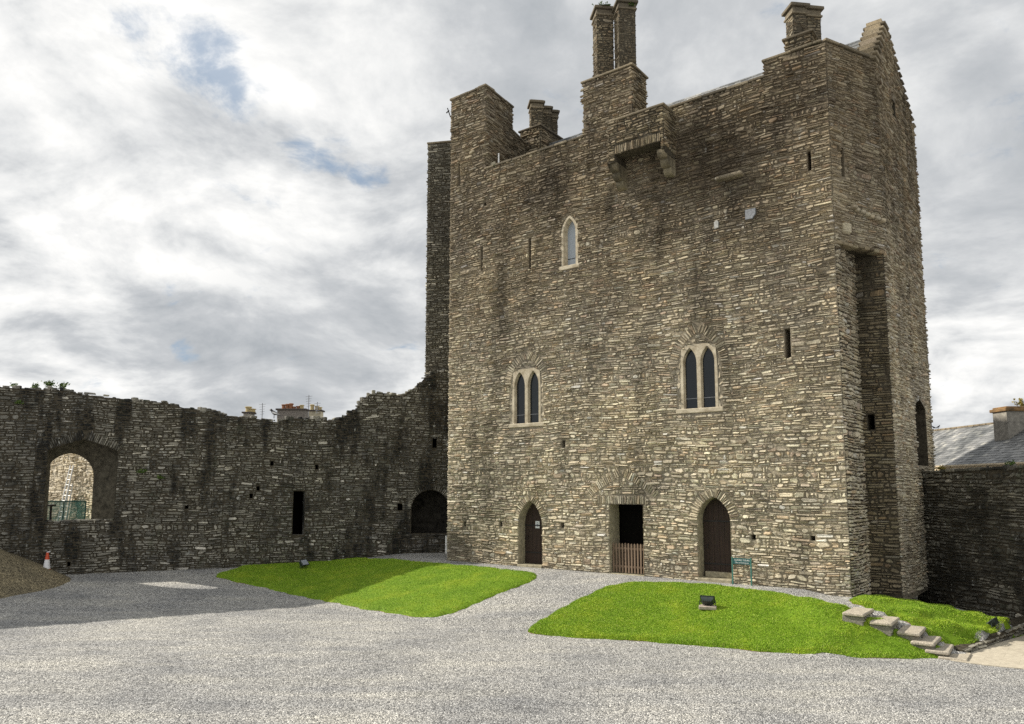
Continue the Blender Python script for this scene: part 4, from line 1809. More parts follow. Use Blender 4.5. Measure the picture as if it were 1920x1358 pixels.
for i in range(2):
    px = (1757, 1884)[i]
    u, v = BF.uv(px, 880)
    weed('weed_tuft', BF.P(u, btop(u) + .05, -.2), .3, .22, 30, ['dry brown tuft on the boundary wall coping where it meets the keep', 'green sprig on the boundary wall coping below the slate roof'][i], dry=(i == 0), seed=50 + i)

# ------------------------------------------------------------------ slate-roofed house on the right
hx = 36.0
eA = at_depth(1752, 874, hx)
hd = norm([.057, -1.0, 0])          # along the eave, towards the viewer
hn = np.array([-hd[1] * -1, 0, 0])
ac = norm([1.0, .057, 0])           # across, away from the courtyard
house = empty('slate_roofed_house', (eA[0] + 3, eA[1] - 3, 0), 'low house with lichened slate roof and cream eaves beyond the boundary wall', 'house')
e_far = eA - hd * 12
Lh = 24.0
rid = at_depth(1752, 808, 41.2)
ez = eA[2]
rise = rid[2] - ez
run = float(np.dot(rid - eA, ac))
run = max(run, 2.8)
print('house', eA, rid, rise, run)
hr = MB()
slates(hr, e_far, e_far + ac * run + np.array([0, 0, rise]), hd, Lh, 0, .22, .3)
hr.add([e_far + ac * run + np.array([0, 0, rise]), e_far + ac * run + np.array([0, 0, rise]) + hd * Lh, e_far + ac * 2 * run + hd * Lh, e_far + ac * 2 * run], [(0, 1, 2, 3)], 0)
hr.build('roof', M_slate, house)
hrd = MB()
r0 = e_far + ac * run + np.array([0, 0, rise + .02])
x = 0
while x < Lh:
    hrd.box(r0 + hd * (x + .22), (.22, .09, .05), np.stack([hd, ac, np.array([0, 0, 1.])], 1), 0, .02)
    x += .45
hrd.build('ridge_tiles', M_terra if False else plain_mat('ridge_tile', (.2, .165, .115), .85, .2, var=.4, scale=3), house)
hw_ = MB()
for w0, w1, col in ((.15, 2 * run - .15, 0),):
    hw_.prism([e_far + ac * .2, e_far + ac * .2 + hd * Lh, e_far + ac * (2 * run - .2) + hd * Lh, e_far + ac * (2 * run - .2)], -1.0, ez - .02)
hw_.build('wall', M_beige, house)
hf = MB()
Rh = np.stack([hd, ac, np.array([0, 0, 1.])], 1)
hf.box(e_far + hd * Lh / 2 + np.array([0, 0, -.12]) + ac * .02, (Lh / 2, .03, .1), Rh)
hf.build('fascia', M_gutter, house)
hg = MB()
hg.tube(e_far + np.array([0, 0, -.04]) - ac * .06, e_far + hd * Lh + np.array([0, 0, -.04]) - ac * .06, .05)
hg.build('gutter', M_gutter, house)
# its chimney
chm = MB()
ck = at_depth(1887, 808, 33.4)
cz = at_depth(1887, 769, 33.4)[2]
cc = np.array([ck[0] + .95, ck[1] + .45, 0])
chm.box(cc + np.array([0, 0, cz / 2 + 1.2]), (.95, .45, cz / 2 - 1.2), np.stack([ac, hd, np.array([0, 0, 1.])], 1), 0, .01)
cho = chm.build('chimney', M_render, house)
chc = MB()
chc.box(cc + np.array([0, 0, cz + .02]), (1.04, .54, .07), np.stack([ac, hd, np.array([0, 0, 1.])], 1), 0, .02)
chc.box(cc + np.array([0, 0, cz + .12]), (.95, .45, .05), np.stack([ac, hd, np.array([0, 0, 1.])], 1), 0, .02)
chc.build('chimney_cap', plain_mat('lichened_cap', (.20, .14, .08), .9, .2, var=.5, scale=3, col2=(.34, .20, .085)), cho)
weed('weed_tuft', cc + np.array([.1, -.1, cz + .15]), .45, .5, 40, 'yellowish weeds growing on the slate roofed house chimney', dry=True, seed=60, leaf=.09)


def bird(name, p, heading, label, s=1.0, magpie=False, group=None):
    root = empty(name, p, label, 'bird', group)
    V_ = MB()
    h = np.array([math.cos(heading), math.sin(heading), 0])
    sd = np.array([-h[1], h[0], 0])
    prof = [(-.17, .13, .012, .02), (-.1, .15, .035, .035), (-.02, .18, .06, .06), (.06, .22, .06, .065), (.11, .26, .045, .05), (.135, .30, .042, .042), (.165, .325, .04, .04), (.195, .325, .02, .022), (.235, .315, .004, .006)]
    ring = []
    nn = 10
    for x, z, ry, rz in prof:
        for i in range(nn):
            t = 2 * math.pi * i / nn
            ring.append(np.array(p) + s * (h * (x - rz * .3 * math.sin(t)) + sd * ry * math.cos(t) + np.array([0, 0, z + rz * math.sin(t)])))
    fc = []
    for k in range(len(prof) - 1):
        for i in range(nn):
            j = (i + 1) % nn
            fc.append([k * nn + i, k * nn + j, (k + 1) * nn + j, (k + 1) * nn + i])
    fc += [list(range(nn)), list(range(len(prof) * nn - 1, (len(prof) - 1) * nn - 1, -1))]
    V_.add(ring, fc)
    pp = np.array(p)
    # tail
    V_.add([pp + s * (-h * .12 + sd * .03 + np.array([0, 0, .16])), pp + s * (-h * .12 - sd * .03 + np.array([0, 0, .16])), pp + s * (-h * .36 - sd * .02 + np.array([0, 0, .06])), pp + s * (-h * .36 + sd * .02 + np.array([0, 0, .06])), pp + s * (-h * .14 + np.array([0, 0, .12]))],
           [(0, 1, 2, 3), (4, 3, 2), (4, 1, 0), (4, 2, 1), (4, 0, 3)])
    for g_ in (-.025, .025):
        V_.tube(pp + s * (h * .02 + sd * g_ + np.array([0, 0, .14])), pp + s * (h * .03 + sd * g_), .007 * s, n=5)
    V_.build('body', M_bird, root)
    for g_ in (-1, 1):
        wv = MB()
        wv.add([pp + s * (h * .07 + sd * g_ * .058 + np.array([0, 0, .25])), pp + s * (-h * .02 + sd * g_ * .07 + np.array([0, 0, .235])), pp + s * (-h * .2 + sd * g_ * .03 + np.array([0, 0, .13])), pp + s * (-h * .03 + sd * g_ * .07 + np.array([0, 0, .16])), pp + s * (h * .07 + sd * g_ * .064 + np.array([0, 0, .19]))], [(0, 1, 2, 3, 4)])
        wv.build('wing', M_birdgrey if magpie else M_bird, root)
    return root


rz_ = r0 + np.array([0, 0, .05])
for i, px in enumerate((1758, 1766)):
    # the ridge point in this column
    k = column_hit(px, r0, hd)
    bird('bird', r0 + hd * k + np.array([0, 0, .05]), (2.6, .3)[i], ['black bird perched on the slate roof ridge, the one nearer the keep', 'black bird perched on the slate roof ridge, the one further from the keep'][i], .62, group='birds on the roof ridge')
fr = SEG[seg_of(515)]
bp_ = onplane(515, 784, fr.O - fr.N * .4, fr.N)
bird('bird', bp_ + np.array([0, 0, -.02]), 2.9, 'black and white bird perched on top of the curtain wall beside the brick chimney', 1.35, True)

# ------------------------------------------------------------------ town houses beyond the curtain wall
th = empty('terraced_house', (-26, 70, 0), 'terraced house beyond the curtain wall showing only its chimney stacks and pots', 'house')
YH = 66.0


def at66(px, py, Y=YH):
    return at_depth(px, py, Y)


tb = MB()
a_ = at66(450, 800)
b_ = at66(608, 800)
roofz = at66(560, 792)[2]
tb.prism([(a_[0] - 2, YH - 2, 0), (b_[0] + .4, YH - 2, 0), (b_[0] + .4, YH + 7, 0), (a_[0] - 2, YH + 7, 0)], -1, roofz - 2.6)
tb.build('wall', M_beige, th)
tr = MB()
slates(tr, (a_[0] - 2.2, YH - 2.3, roofz - 2.7), (a_[0] - 2.2, YH + 2.5, roofz), np.array([1.0, 0, 0]), b_[0] - a_[0] + 2.8, 0, .3, .4)
tr.add([(a_[0] - 2.2, YH + 2.5, roofz), (b_[0] + .6, YH + 2.5, roofz), (b_[0] + .6, YH + 7.3, roofz - 2.7), (a_[0] - 2.2, YH + 7.3, roofz - 2.7)], [(0, 1, 2, 3)])
tr.build('roof', M_slate, th)


def stack(x0, x1, ytop, ybot, Y, mat, pots, capm=M_render, dy=.5):
    p0, p1 = at66(x0, ytop, Y), at66(x1, ytop, Y)
    zb = at66(x0, ybot, Y)[2]
    zt = p0[2]
    m = MB()
    m.box(((p0[0] + p1[0]) / 2, Y, (zb + zt) / 2), ((p1[0] - p0[0]) / 2, dy, (zt - zb) / 2), None, 0, .02)
    o = m.build('chimney', mat, th)
    c_ = MB()
    c_.box(((p0[0] + p1[0]) / 2, Y, zt + .06), ((p1[0] - p0[0]) / 2 + .12, dy + .12, .07), None, 0, .02)
    c_.build('chimney_cap', M_iron if False else plain_mat('dark_cap', (.07, .06, .055), .9, .2), o)
    for (px, py, rr, mt_) in pots:
        q = at66(px, py, Y)
        h = q[2] - zt - .1
        k = MB()
        k.lathe([(rr * .9, 0), (rr, h * .1), (rr * .8, h * .2), (rr * .75, h * .72), (rr, h * .78), (rr, h * .95), (rr * .7, h), (rr * .6, h * .9)], (q[0], Y, zt + .12), 14)
        k.build('chimney_pot', mt_, o)
    return o


M_brickch = plain_mat('mottled_grey_brick', (.15, .135, .12), .9, .2, var=.5, scale=10)
stack(523, 575, 770, 800, YH, M_brickch, [(532, 759, .2, M_terra), (539, 758, .2, M_terra), (546, 757, .22, M_terra), (552, 763, .19, M_terra), (559, 762, .19, M_terra), (566, 760, .22, M_buffpot)])
stack(580, 604, 772, 800, YH + 3, M_beige, [(585.5, 759, .22, M_buffpot), (594.5, 762, .22, M_buffpot), (600, 764, .22, M_buffpot)])
stack(460, 474, 776, 800, YH - 1, M_render, [(466, 763, .3, M_buffpot), (473, 767, .34, M_buffpot)])
for i, (px, y0, y1) in enumerate(((491, 756, 798), (578, 741, 795), (594, 754, 775))):
    am = MB()
    p, q = at66(px, y1, YH + 1.5), at66(px + 1.2, y0, YH + 1.5)
    am.tube(p, q, .035, n=6)
    for k in range(5):
        z_ = q[2] - .15 - .22 * k
        am.tube((q[0] - .3 + .03 * k, q[1], z_), (q[0] + .3 - .03 * k, q[1], z_ + .05), .018, n=5)
    am.build('aerial', M_lead, th)

# ------------------------------------------------------------------ through the arched opening
far = empty('sunlit_stone_wall', (-25, 41, -.5), 'pale sunlit rubble stone building wall seen through the arched opening', 'wall')
fm_ = MB()
pA_, pB_ = np.array([-32.5, 47.6, 0]), np.array([-19.2, 36.6 - .2, 0])
FW = Frame(pA_, pB_)
wall_face(fm_, FW, -.8, 6.3, 91, hmean=.16, lmean=.4)
fm_.add([FW.P(0, 6.3, 0), FW.P(FW.L, 6.3, 0), FW.P(FW.L, 6.3, -.6), FW.P(0, 6.3, -.6)], [(0, 1, 2, 3)], 1)
M_pale = stone_mat('pale_rubble_stone', [(0, (.46, .40, .30)), (.5, (.62, .56, .43)), (1, (.76, .71, .60))], stain_amt=.15)
fm_.build('masonry', [M_pale, plain_mat('pale_mortar', (.5, .45, .36), .95, .1), M_jamb, M_void], far)


def lean(name, top, bot, width, label, group):
    root = empty(name, bot, label, 'ladder', group)
    t, b = np.array(top), np.array(bot)
    sd = FW.U * width / 2
    for g_ in (-1, 1):
        m = MB()
        m.tube(b + sd * g_, t + sd * g_, .035, n=6)
        m.build('rail', M_alu, root)
    k = 0
    L_ = np.linalg.norm(t - b)
    x = .3
    while x < L_ - .1:
        m = MB()
        c_ = b + (t - b) * x / L_
        m.tube(c_ - sd, c_ + sd, .02, n=6)
        m.build('rung', M_alu, root)
        x += .3
    return root


def fwp(px, py, w):
    return onplane(px, py, FW.O + FW.N * w, FW.N)


top1 = fwp(135, 873, .15)
b1 = fwp(98, 960, 1.6)
b1 = np.array([b1[0], b1[1], -.6])
lean('ladder', top1, b1, .42, 'long pale aluminium ladder leaning on the sunlit wall, taller of the two', 'ladders behind the green netting')
top2 = fwp(134, 907, .15)
b2 = fwp(112, 975, 1.2)
b2 = np.array([b2[0], b2[1], -.6])
lean('ladder', top2, b2, .38, 'shorter pale ladder leaning on the sunlit wall beside the planks', 'ladders behind the green netting')
for i in range(2):
    tp = fwp(131 + 5 * i, 928, .2)
    bt = fwp(112 + 7 * i, 980, 1.0)
    bt[2] = -.6
    m = MB()
    d = norm(tp - bt)
    m.box((tp + bt) / 2, (.14, .025, np.linalg.norm(tp - bt) / 2), np.stack([norm(np.cross(FW.N, d)), norm(np.cross(d, np.cross(FW.N, d))), d], 1), 0, .004)
    o = m.build('plank', M_plank)
    tag(o, ['pale timber plank propped beside the shorter ladder, the left one', 'pale timber plank propped beside the shorter ladder, the right one'][i], 'plank', 'planks propped behind the netting')
# netting fence
nf0, nf1 = at_depth(76, 975, 37.2), at_depth(159, 975, 37.6)
NFm = Frame((nf0[0], nf0[1], 0), (nf1[0], nf1[1], 0))
ntop = at_depth(120, 940, 37.4)[2]
nfence = empty('netting_fence', (nf0[0], nf0[1], -.5), 'fence panel hung with green netting seen through the arched opening', 'fence')
m = MB()
g_ = 24
V = [NFm.P(NFm.L * i / g_, v, .03 * math.sin(i * 1.3) * (1 if v < ntop - .1 else .2)) for v in (-.6, ntop * .4, ntop - .03) for i in range(g_ + 1)]
m.add(V, [(r * (g_ + 1) + i, r * (g_ + 1) + i + 1, (r + 1) * (g_ + 1) + i + 1, (r + 1) * (g_ + 1) + i) for r in range(2) for i in range(g_)])
m.build('netting', M_net, nfence)
m = MB()
m.tube(NFm.P(0, ntop, 0), NFm.P(NFm.L, ntop, 0), .03)
m.build('rail', plain_mat('rail_green', (.02, .09, .08), .5, .4), nfence)
for u in (0, NFm.L * .5, NFm.L):
    m = MB()
    m.tube(NFm.P(u, -.6, 0), NFm.P(u, ntop, 0), .03)
    m.build('post', plain_mat('rail_green2', (.02, .09, .08), .5, .4), nfence)
# dark trestle
tt0, tt1 = at_depth(75, 948, 36.4), at_depth(101, 948, 36.5)
tre = empty('trestle_stand', (tt0[0], tt0[1], -.5), 'dark trestle stand in front of the green netting', 'trestle')
m = MB()
m.box(((tt0[0] + tt1[0]) / 2, 36.45, tt0[2]), ((tt1[0] - tt0[0]) / 2, .25, .04), None, 0, .01)
m.build('top', M_black, tre)
for px in (78, 96):
    p = at_depth(px, 948, 36.45)
    m = MB()
    m.tube((p[0], 36.45, -.6), (p[0], 36.45, p[2]), .05)
    m.build('leg', M_black, tre)

# ------------------------------------------------------------------ lawns


def poly_px(pts):
    return [ground(x, y) for x, y in pts]


def round_poly(P, n=2):
    P = [np.array(p[:2]) for p in P]
    for _ in range(n):
        Q = []
        for i in range(len(P)):
            a, b = P[i], P[(i + 1) % len(P)]
            Q += [a * .75 + b * .25, a * .25 + b * .75]
        P = Q
    return np.array(P)


def inside(P, X):
    x, y = X[:, 0], X[:, 1]
    c = np.zeros(len(X), bool)
    j = len(P) - 1
    for i in range(len(P)):
        xi, yi = P[i]
        xj, yj = P[j]
        with np.errstate(divide='ignore', invalid='ignore'):
            hit = ((yi > y) != (yj > y)) & (x < (xj - xi) * (y - yi) / (yj - yi) + xi)
        c ^= hit
        j = i
    return c


def edge_dist(P, X):
    d = np.full(len(X), 1e9)
    for i in range(len(P)):
        a, b = P[i], P[(i + 1) % len(P)]
        ab = b - a
        t = np.clip(((X - a) @ ab) / max(1e-9, ab @ ab), 0, 1)
        d = np.minimum(d, np.linalg.norm(X - a - t[:, None] * ab, axis=1))
    return d


def lawn(P, label, mound, blades, zfun=None, seed=1, base=.075):
    g_ = np.random.default_rng(seed)
    P = np.array(P)
    # even outline points
    seg = np.linalg.norm(np.roll(P, -1, 0) - P, axis=1)
    S_ = np.concatenate([[0], np.cumsum(seg)])
    n = int(S_[-1] / .12)
    PP = np.concatenate([P, P[:1]])
    t = np.linspace(0, S_[-1], n, endpoint=False)
    O = np.stack([np.interp(t, S_, PP[:, 0]), np.interp(t, S_, PP[:, 1])], 1) + g_.normal(0, .014, (n, 2))
    wv_ = .03 * np.sin(t * 2.3) + .025 * np.sin(t * 5.1 + 1) + .02 * np.sin(t * 9.7 + 2)
    O = O + np.stack([wv_, wv_[::-1]], 1)
    lo, hi = O.min(0), O.max(0)
    G = np.stack(np.meshgrid(np.arange(lo[0], hi[0], .2), np.arange(lo[1], hi[1], .2)), -1).reshape(-1, 2)
    G = G + g_.uniform(-.05, .05, G.shape)
    G = G[inside(O, G)]
    G = G[edge_dist(O, G) > .12]
    hf_ = zfun or H
    pts = [Vector(p) for p in O] + [Vector(p) for p in G]
    res = delaunay_2d_cdt(pts, [], [list(range(n))], 1, 1e-5)
    vv = np.array([[v.x, v.y] for v in res[0]])

    def hz(X):
        d = edge_dist(O, X)
        hh = np.array([hf_(x, y) for x, y in X])
        return hh + base * np.clip(d / .15, 0, 1) + mound * (1 - np.exp(-d / 1.3)) + .012 * np.sin(X[:, 0] * 3.1) * np.cos(X[:, 1] * 2.7)
    zz = hz(vv)
    mb = MB()
    mb.add(np.column_stack([vv, zz]), [tuple(f) for f in res[2]])
    # turf edge: a thin earthy lip
    zo = hz(O)
    k = len(O)
    lip = [(p[0], p[1], z + .004) for p, z in zip(O, zo)] + [(p[0], p[1], z - .2) for p, z in zip(O, zo)]
    mb.add(lip, [(i, k + i, k + (i + 1) % k, (i + 1) % k) for i in range(k)], 1)
    o = mb.build('lawn', [M_turf, M_edge], smooth=True)
    tag(o, label, 'lawn', kind='structure')
    # blades
    X = g_.uniform(lo, hi, (int(blades * 1.7), 2))
    X = X[inside(O, X)][:blades]
    z = hz(X)
    m_ = len(X)
    an = g_.uniform(0, 6.283, m_)
    hgt = g_.uniform(.014, .036, m_) * np.where(edge_dist(O, X) < .14, 1.45, 1)
    wd = g_.uniform(.005, .011, m_)
    ln_ = g_.normal(0, .02, (m_, 2))
    dx, dy = np.cos(an) * wd, np.sin(an) * wd
    b0_ = np.column_stack([X[:, 0] - dx, X[:, 1] - dy, z - .004])
    b1_ = np.column_stack([X[:, 0] + dx, X[:, 1] + dy, z - .004])
    b2_ = np.column_stack([X[:, 0] + ln_[:, 0], X[:, 1] + ln_[:, 1], z + hgt])
    V = np.stack([b0_, b1_, b2_], 1).reshape(-1, 3)
    bm_ = MB()
    bm_.raw(V, np.arange(3 * m_), np.full(m_, 3))
    return O, hz, bm_


L1 = [(393, 1080), (440, 1068), (520, 1059), (600, 1053), (680, 1050), (760, 1053), (850, 1060), (930, 1067), (995, 1075), (1011, 1081), (1000, 1090), (940, 1112), (880, 1138), (840, 1153), (815, 1159), (790, 1158), (740, 1152), (690, 1144), (640, 1134), (580, 1122), (520, 1108), (450, 1093)]
L2 = [(986, 1185), (1000, 1172), (1030, 1155), (1070, 1132), (1110, 1112), (1150, 1098), (1200, 1093), (1280, 1095), (1350, 1100), (1420, 1108), (1500, 1121), (1575, 1139), (1640, 1163), (1700, 1188), (1745, 1211), (1785, 1233), (1760, 1236), (1700, 1235), (1600, 1233), (1500, 1227), (1400, 1220), (1300, 1210), (1200, 1203), (1100, 1197), (1030, 1192), (1000, 1190)]
allb = []
O1, hz1, b = lawn(round_poly(poly_px(L1), 1), 'smaller mown lawn beside the curtain wall, half in shadow', .05, 150000, seed=3)
ob = b.build('grass', M_blade)
tag(ob, 'short mown grass blades on the lawn beside the curtain wall', 'grass', kind='stuff')
O2, hz2, b = lawn(round_poly(poly_px(L2), 1), 'larger sunlit mown lawn sloping down in front of the keep doors', .07, 180000, seed=4)
ob = b.build('grass', M_blade)
tag(ob, 'short mown grass blades on the sunlit lawn before the keep doors', 'grass', kind='stuff')
# bank right of the steps, with its own fall
XP = np.array([atz(*t)[:2] for t in T3])
O3, hz3, b = lawn(XP, 'small grass bank between the stone steps and the boundary wall', .03, 42000, seed=5)
ob = b.build('grass', M_blade)
tag(ob, 'short grass blades on the bank beside the stone steps', 'grass', kind='stuff')

# ------------------------------------------------------------------ stone steps
ST = [(1634, 1141, -.11), (1683, 1157, -.29), (1733, 1175, -.5), (1760, 1193, -.7), (1785, 1208, -.87)]
stp = empty('stone_steps', atz(1690, 1170, -.9), 'flight of worn stone steps climbing the grass bank to the keep', 'steps')
pc = [atz(x, y, z) for x, y, z in ST]
run_d = norm([*(pc[-1] - pc[0])[:2], 0])
acr = np.array([-run_d[1], run_d[0], 0])
for i, (p, (x, y, z)) in enumerate(zip(pc, ST)):
    m = MB()
    L_ = np.linalg.norm((pc[i + 1] - p)[:2]) if i < 4 else .5
    wd = 1.2
    c_ = p - acr * (wd / 2) + run_d * 0 - run_d * .22
    ang = rnd.uniform(-.04, .04)
    ax = run_d * math.cos(ang) + acr * math.sin(ang)
    ay = -run_d * math.sin(ang) + acr * math.cos(ang)
    Rst = np.stack([ax, ay, np.array([0, 0, 1.])], 1)
    m.box((c_[0], c_[1], z - .045), (.28, wd / 2, .045), Rst, 0, .022)
    m.box((c_[0] - ax[0] * .03, c_[1] - ax[1] * .03, z - .24), (.27, wd / 2 - .06, .15), Rst, 1, .02)
    sf = Stones(Frame(np.array([c_[0], c_[1], 0]) + ax * .24 - ay * (wd / 2 - .06), np.array([c_[0], c_[1], 0]) + ax * .24 + ay * (wd / 2 - .06)))
    rubble(sf, 0, sf.fr.L, z - .34, z - .085, (), .07, .22, seed=200 + i, dep=(.0, .03), wav=.008)
    sf.flush(m, 1)
    m.build('step', [M_step, M_tower], stp)
m = MB()
p = atz(1800, 1226, -1.02)
m.box((p[0] - .25, p[1] - .2, -1.06), (.33, .5, .06), np.stack([run_d, acr, np.array([0, 0, 1.])], 1), 0, .02)
m.build('step', [M_step, M_tower], stp)

# retaining kerb of the bank
kb = empty('retaining_kerb', atz(1860, 1205, -1.05), 'low stone retaining kerb along the front of the grass bank', 'kerb')
ka, kb1 = atz(1806, 1226, -1.05), atz(1925, 1186, -1.05)
KF = Frame(ka, kb1 + (kb1 - ka) * .6)
km = MB()
kt0 = KF.uv(1835, 1206)[1]
kt1 = KF.uv(1915, 1172)[1]
ku0, ku1 = KF.uv(1835, 1206)[0], KF.uv(1915, 1172)[0]


def ktop(u):
    return min(kt0 + (kt1 - kt0) * (u - ku0) / (ku1 - ku0), -.3)


KFz = Frame(np.array([ka[0], ka[1], 0]), np.array([kb1[0], kb1[1], 0]) + np.array([*(kb1 - ka)[:2], 0]) * .6)
print('kerb', kt0, kt1, ku0, ku1)


def ktop2(u):
    z0, z1 = onplane(1835, 1206, KFz.O, KFz.N)[2], onplane(1915, 1172, KFz.O, KFz.N)[2]
    a, b_ = KFz.uv(1835, 1206)[0], KFz.uv(1915, 1172)[0]
    return max(-1.0, z0 + (z1 - z0) * (u - a) / (b_ - a))


wall_face(km, KFz, -1.15, ktop2, 95, hmean=.11, lmean=.25, outline=[(0, -1.3), (KFz.L, -1.3), (KFz.L, ktop2(KFz.L)), (0, ktop2(0))], rough_top=.03)
for u in np.arange(0, KFz.L, .3):
    km.fbox(KFz, u, u + .31, ktop2(u + .15) - .5, ktop2(u + .15) - .01, -.5, -.01, 1)
km.build('masonry', [M_tower, M_cmortar, M_jamb, M_void], kb)

# paving on the right
pv_ = [atz(x, y, -1.04) for x, y in ((1783, 1238), (1812, 1227), (1870, 1206), (1925, 1190), (2080, 1150), (2100, 1290), (1920, 1254), (1850, 1247))]
m = MB()
m.add(pv_, [tuple(range(len(pv_)))])
V0 = [np.array(p) for p in pv_]
m.add(V0 + [p - np.array([0, 0, .1]) for p in V0], [(i, (i + 1) % len(V0), len(V0) + (i + 1) % len(V0), len(V0) + i) for i in range(len(V0))])
o = m.build('paving', M_paving)
tag(o, 'pale flagstone paving at the foot of the steps', 'paving', kind='structure')

# ------------------------------------------------------------------ loose pebbles in front
npb = 42000
X = np.column_stack([nr.uniform(-14, 14, npb), 11.5 + 9 * nr.random(npb) ** 1.5])
X = X[np.abs(X[:, 0]) < X[:, 1] * .75]
keepm = ~inside(O2, X) & ~inside(O1, X)
X = X[keepm]
pv2 = np.array([p[:2] for p in pv_])
X = X[~inside(pv2, X)]
n = len(X)
sz = nr.uniform(.006, .017, n) * np.where(nr.random(n) > .985, 1.7, 1)
base = np.array([[1, 0, -.2], [0, 1, -.3], [-1, 0, -.2], [0, -1, -.3], [.2, .1, .75]])
V = base[None] * nr.uniform(.6, 1.3, (n, 5, 1)) * sz[:, None, None]
ca, sa = np.cos(nr.uniform(0, 6.28, n)), np.sin(nr.uniform(0, 6.28, n))
Vr = np.stack([V[..., 0] * ca[:, None] - V[..., 1] * sa[:, None], V[..., 0] * sa[:, None] + V[..., 1] * ca[:, None], V[..., 2]], -1)
Z = np.array([H(x, y) for x, y in X])
Vr += np.column_stack([X, Z + sz * .25])[:, None, :]
tl = np.array([0, 1, 4, 1, 2, 4, 2, 3, 4, 3, 0, 4])
m = MB()
m.raw(Vr.reshape(-1, 3), (np.arange(n)[:, None] * 5 + tl[None]).ravel(), np.full(n * 4, 3))
mp_, nt_, b_ = new_mat('loose_pebbles')
g_ = N(nt_, 'NewGeometry')
r_ = ramp(nt_, [(0, (.10, .10, .10)), (.4, (.26, .258, .25)), (.8, (.40, .39, .37)), (1, (.58, .57, .54))])
nt_.links.new(g_.outputs['Random Per Island'], r_.inputs[0])
nt_.links.new(r_.outputs[0], b_.inputs['Base Color'])
b_.inputs['Roughness'].default_value = .9
o = m.build('gravel', mp_)
tag(o, 'loose grey stone chips scattered over the courtyard gravel', 'gravel', kind='stuff')

# ------------------------------------------------------------------ gravel heap
hm = MB()
hc = np.array([-23.6, 30.4])
Rh_, Hh = 5.0, 2.85
nr_, na_ = 26, 72
V, Fc = [], []
g2 = np.random.default_rng(12)
for i in range(nr_ + 1):
    r = Rh_ * i / nr_
    for j in range(na_):
        t = 2 * math.pi * j / na_
        rr = r * (1 + .06 * math.sin(3 * t + 1) + .03 * math.sin(7 * t))
        x, y = hc[0] + rr * math.cos(t), hc[1] + rr * math.sin(t)
        k = i / nr_
        z = Hh * (1 - k) * (1 - .10 * math.sin(math.pi * k)) - Hh * .12 * math.exp(-(k * 6) ** 2) + .03 * math.sin(x * 3) * math.cos(y * 2.3) + g2.normal(0, .012)
        V.append((x, y, H(x, y) + z - .04))
for i in range(nr_):
    for j in range(na_):
        Fc.append((i * na_ + j, (i + 1) * na_ + j, (i + 1) * na_ + (j + 1) % na_, i * na_ + (j + 1) % na_))
hm.add(V, Fc)
o = hm.build('gravel_heap', M_heap, smooth=True)
tag(o, 'heap of brown gravel piled against the curtain wall at the left', 'gravel heap')

# ------------------------------------------------------------------ traffic cone
cb_ = ground(86, 1087)
fr = SEG[seg_of(86)]
wq = float(np.dot(cb_ - fr.O, fr.N))
print('cone', cb_, 'in front of wall by', wq)
if wq < .35:
    cb_ = cb_ + fr.N * (.4 - wq)
    cb_[2] = H(cb_[0], cb_[1])
hgt = at_depth(86, 1036, cb_[1])[2] - cb_[2]
cone = empty('traffic_cone', cb_, 'orange and white traffic cone standing beside the gravel heap', 'traffic cone')
m = MB()
m.box(cb_ + np.array([0, 0, .03]), (.26, .26, .03), None, 0, .02)
m.build('base', M_black, cone)
z0 = .06
prof = lambda z: .19 + (.045 - .19) * (z - z0) / (hgt - z0)
for nm, a_, b_, mt_ in (('cone_body', z0, hgt * .40, M_orange), ('reflective_sleeve', hgt * .40, hgt * .74, M_conew), ('cone_top', hgt * .74, hgt, M_orange)):
    m = MB()
    e = .004 if nm == 'reflective_sleeve' else 0
    m.lathe([(prof(a_) + e, a_), (prof((a_ + b_) / 2) + e, (a_ + b_) / 2), (prof(b_) + e, b_)], cb_, 24)
    m.build(nm, mt_, cone)
m = MB()
m.tube(cb_ + np.array([-.02, 0, hgt]), cb_ + np.array([.12, -.02, hgt + .03]), .03, .02)
m.build('tip_flap', M_conew, cone)

# ------------------------------------------------------------------ floodlights


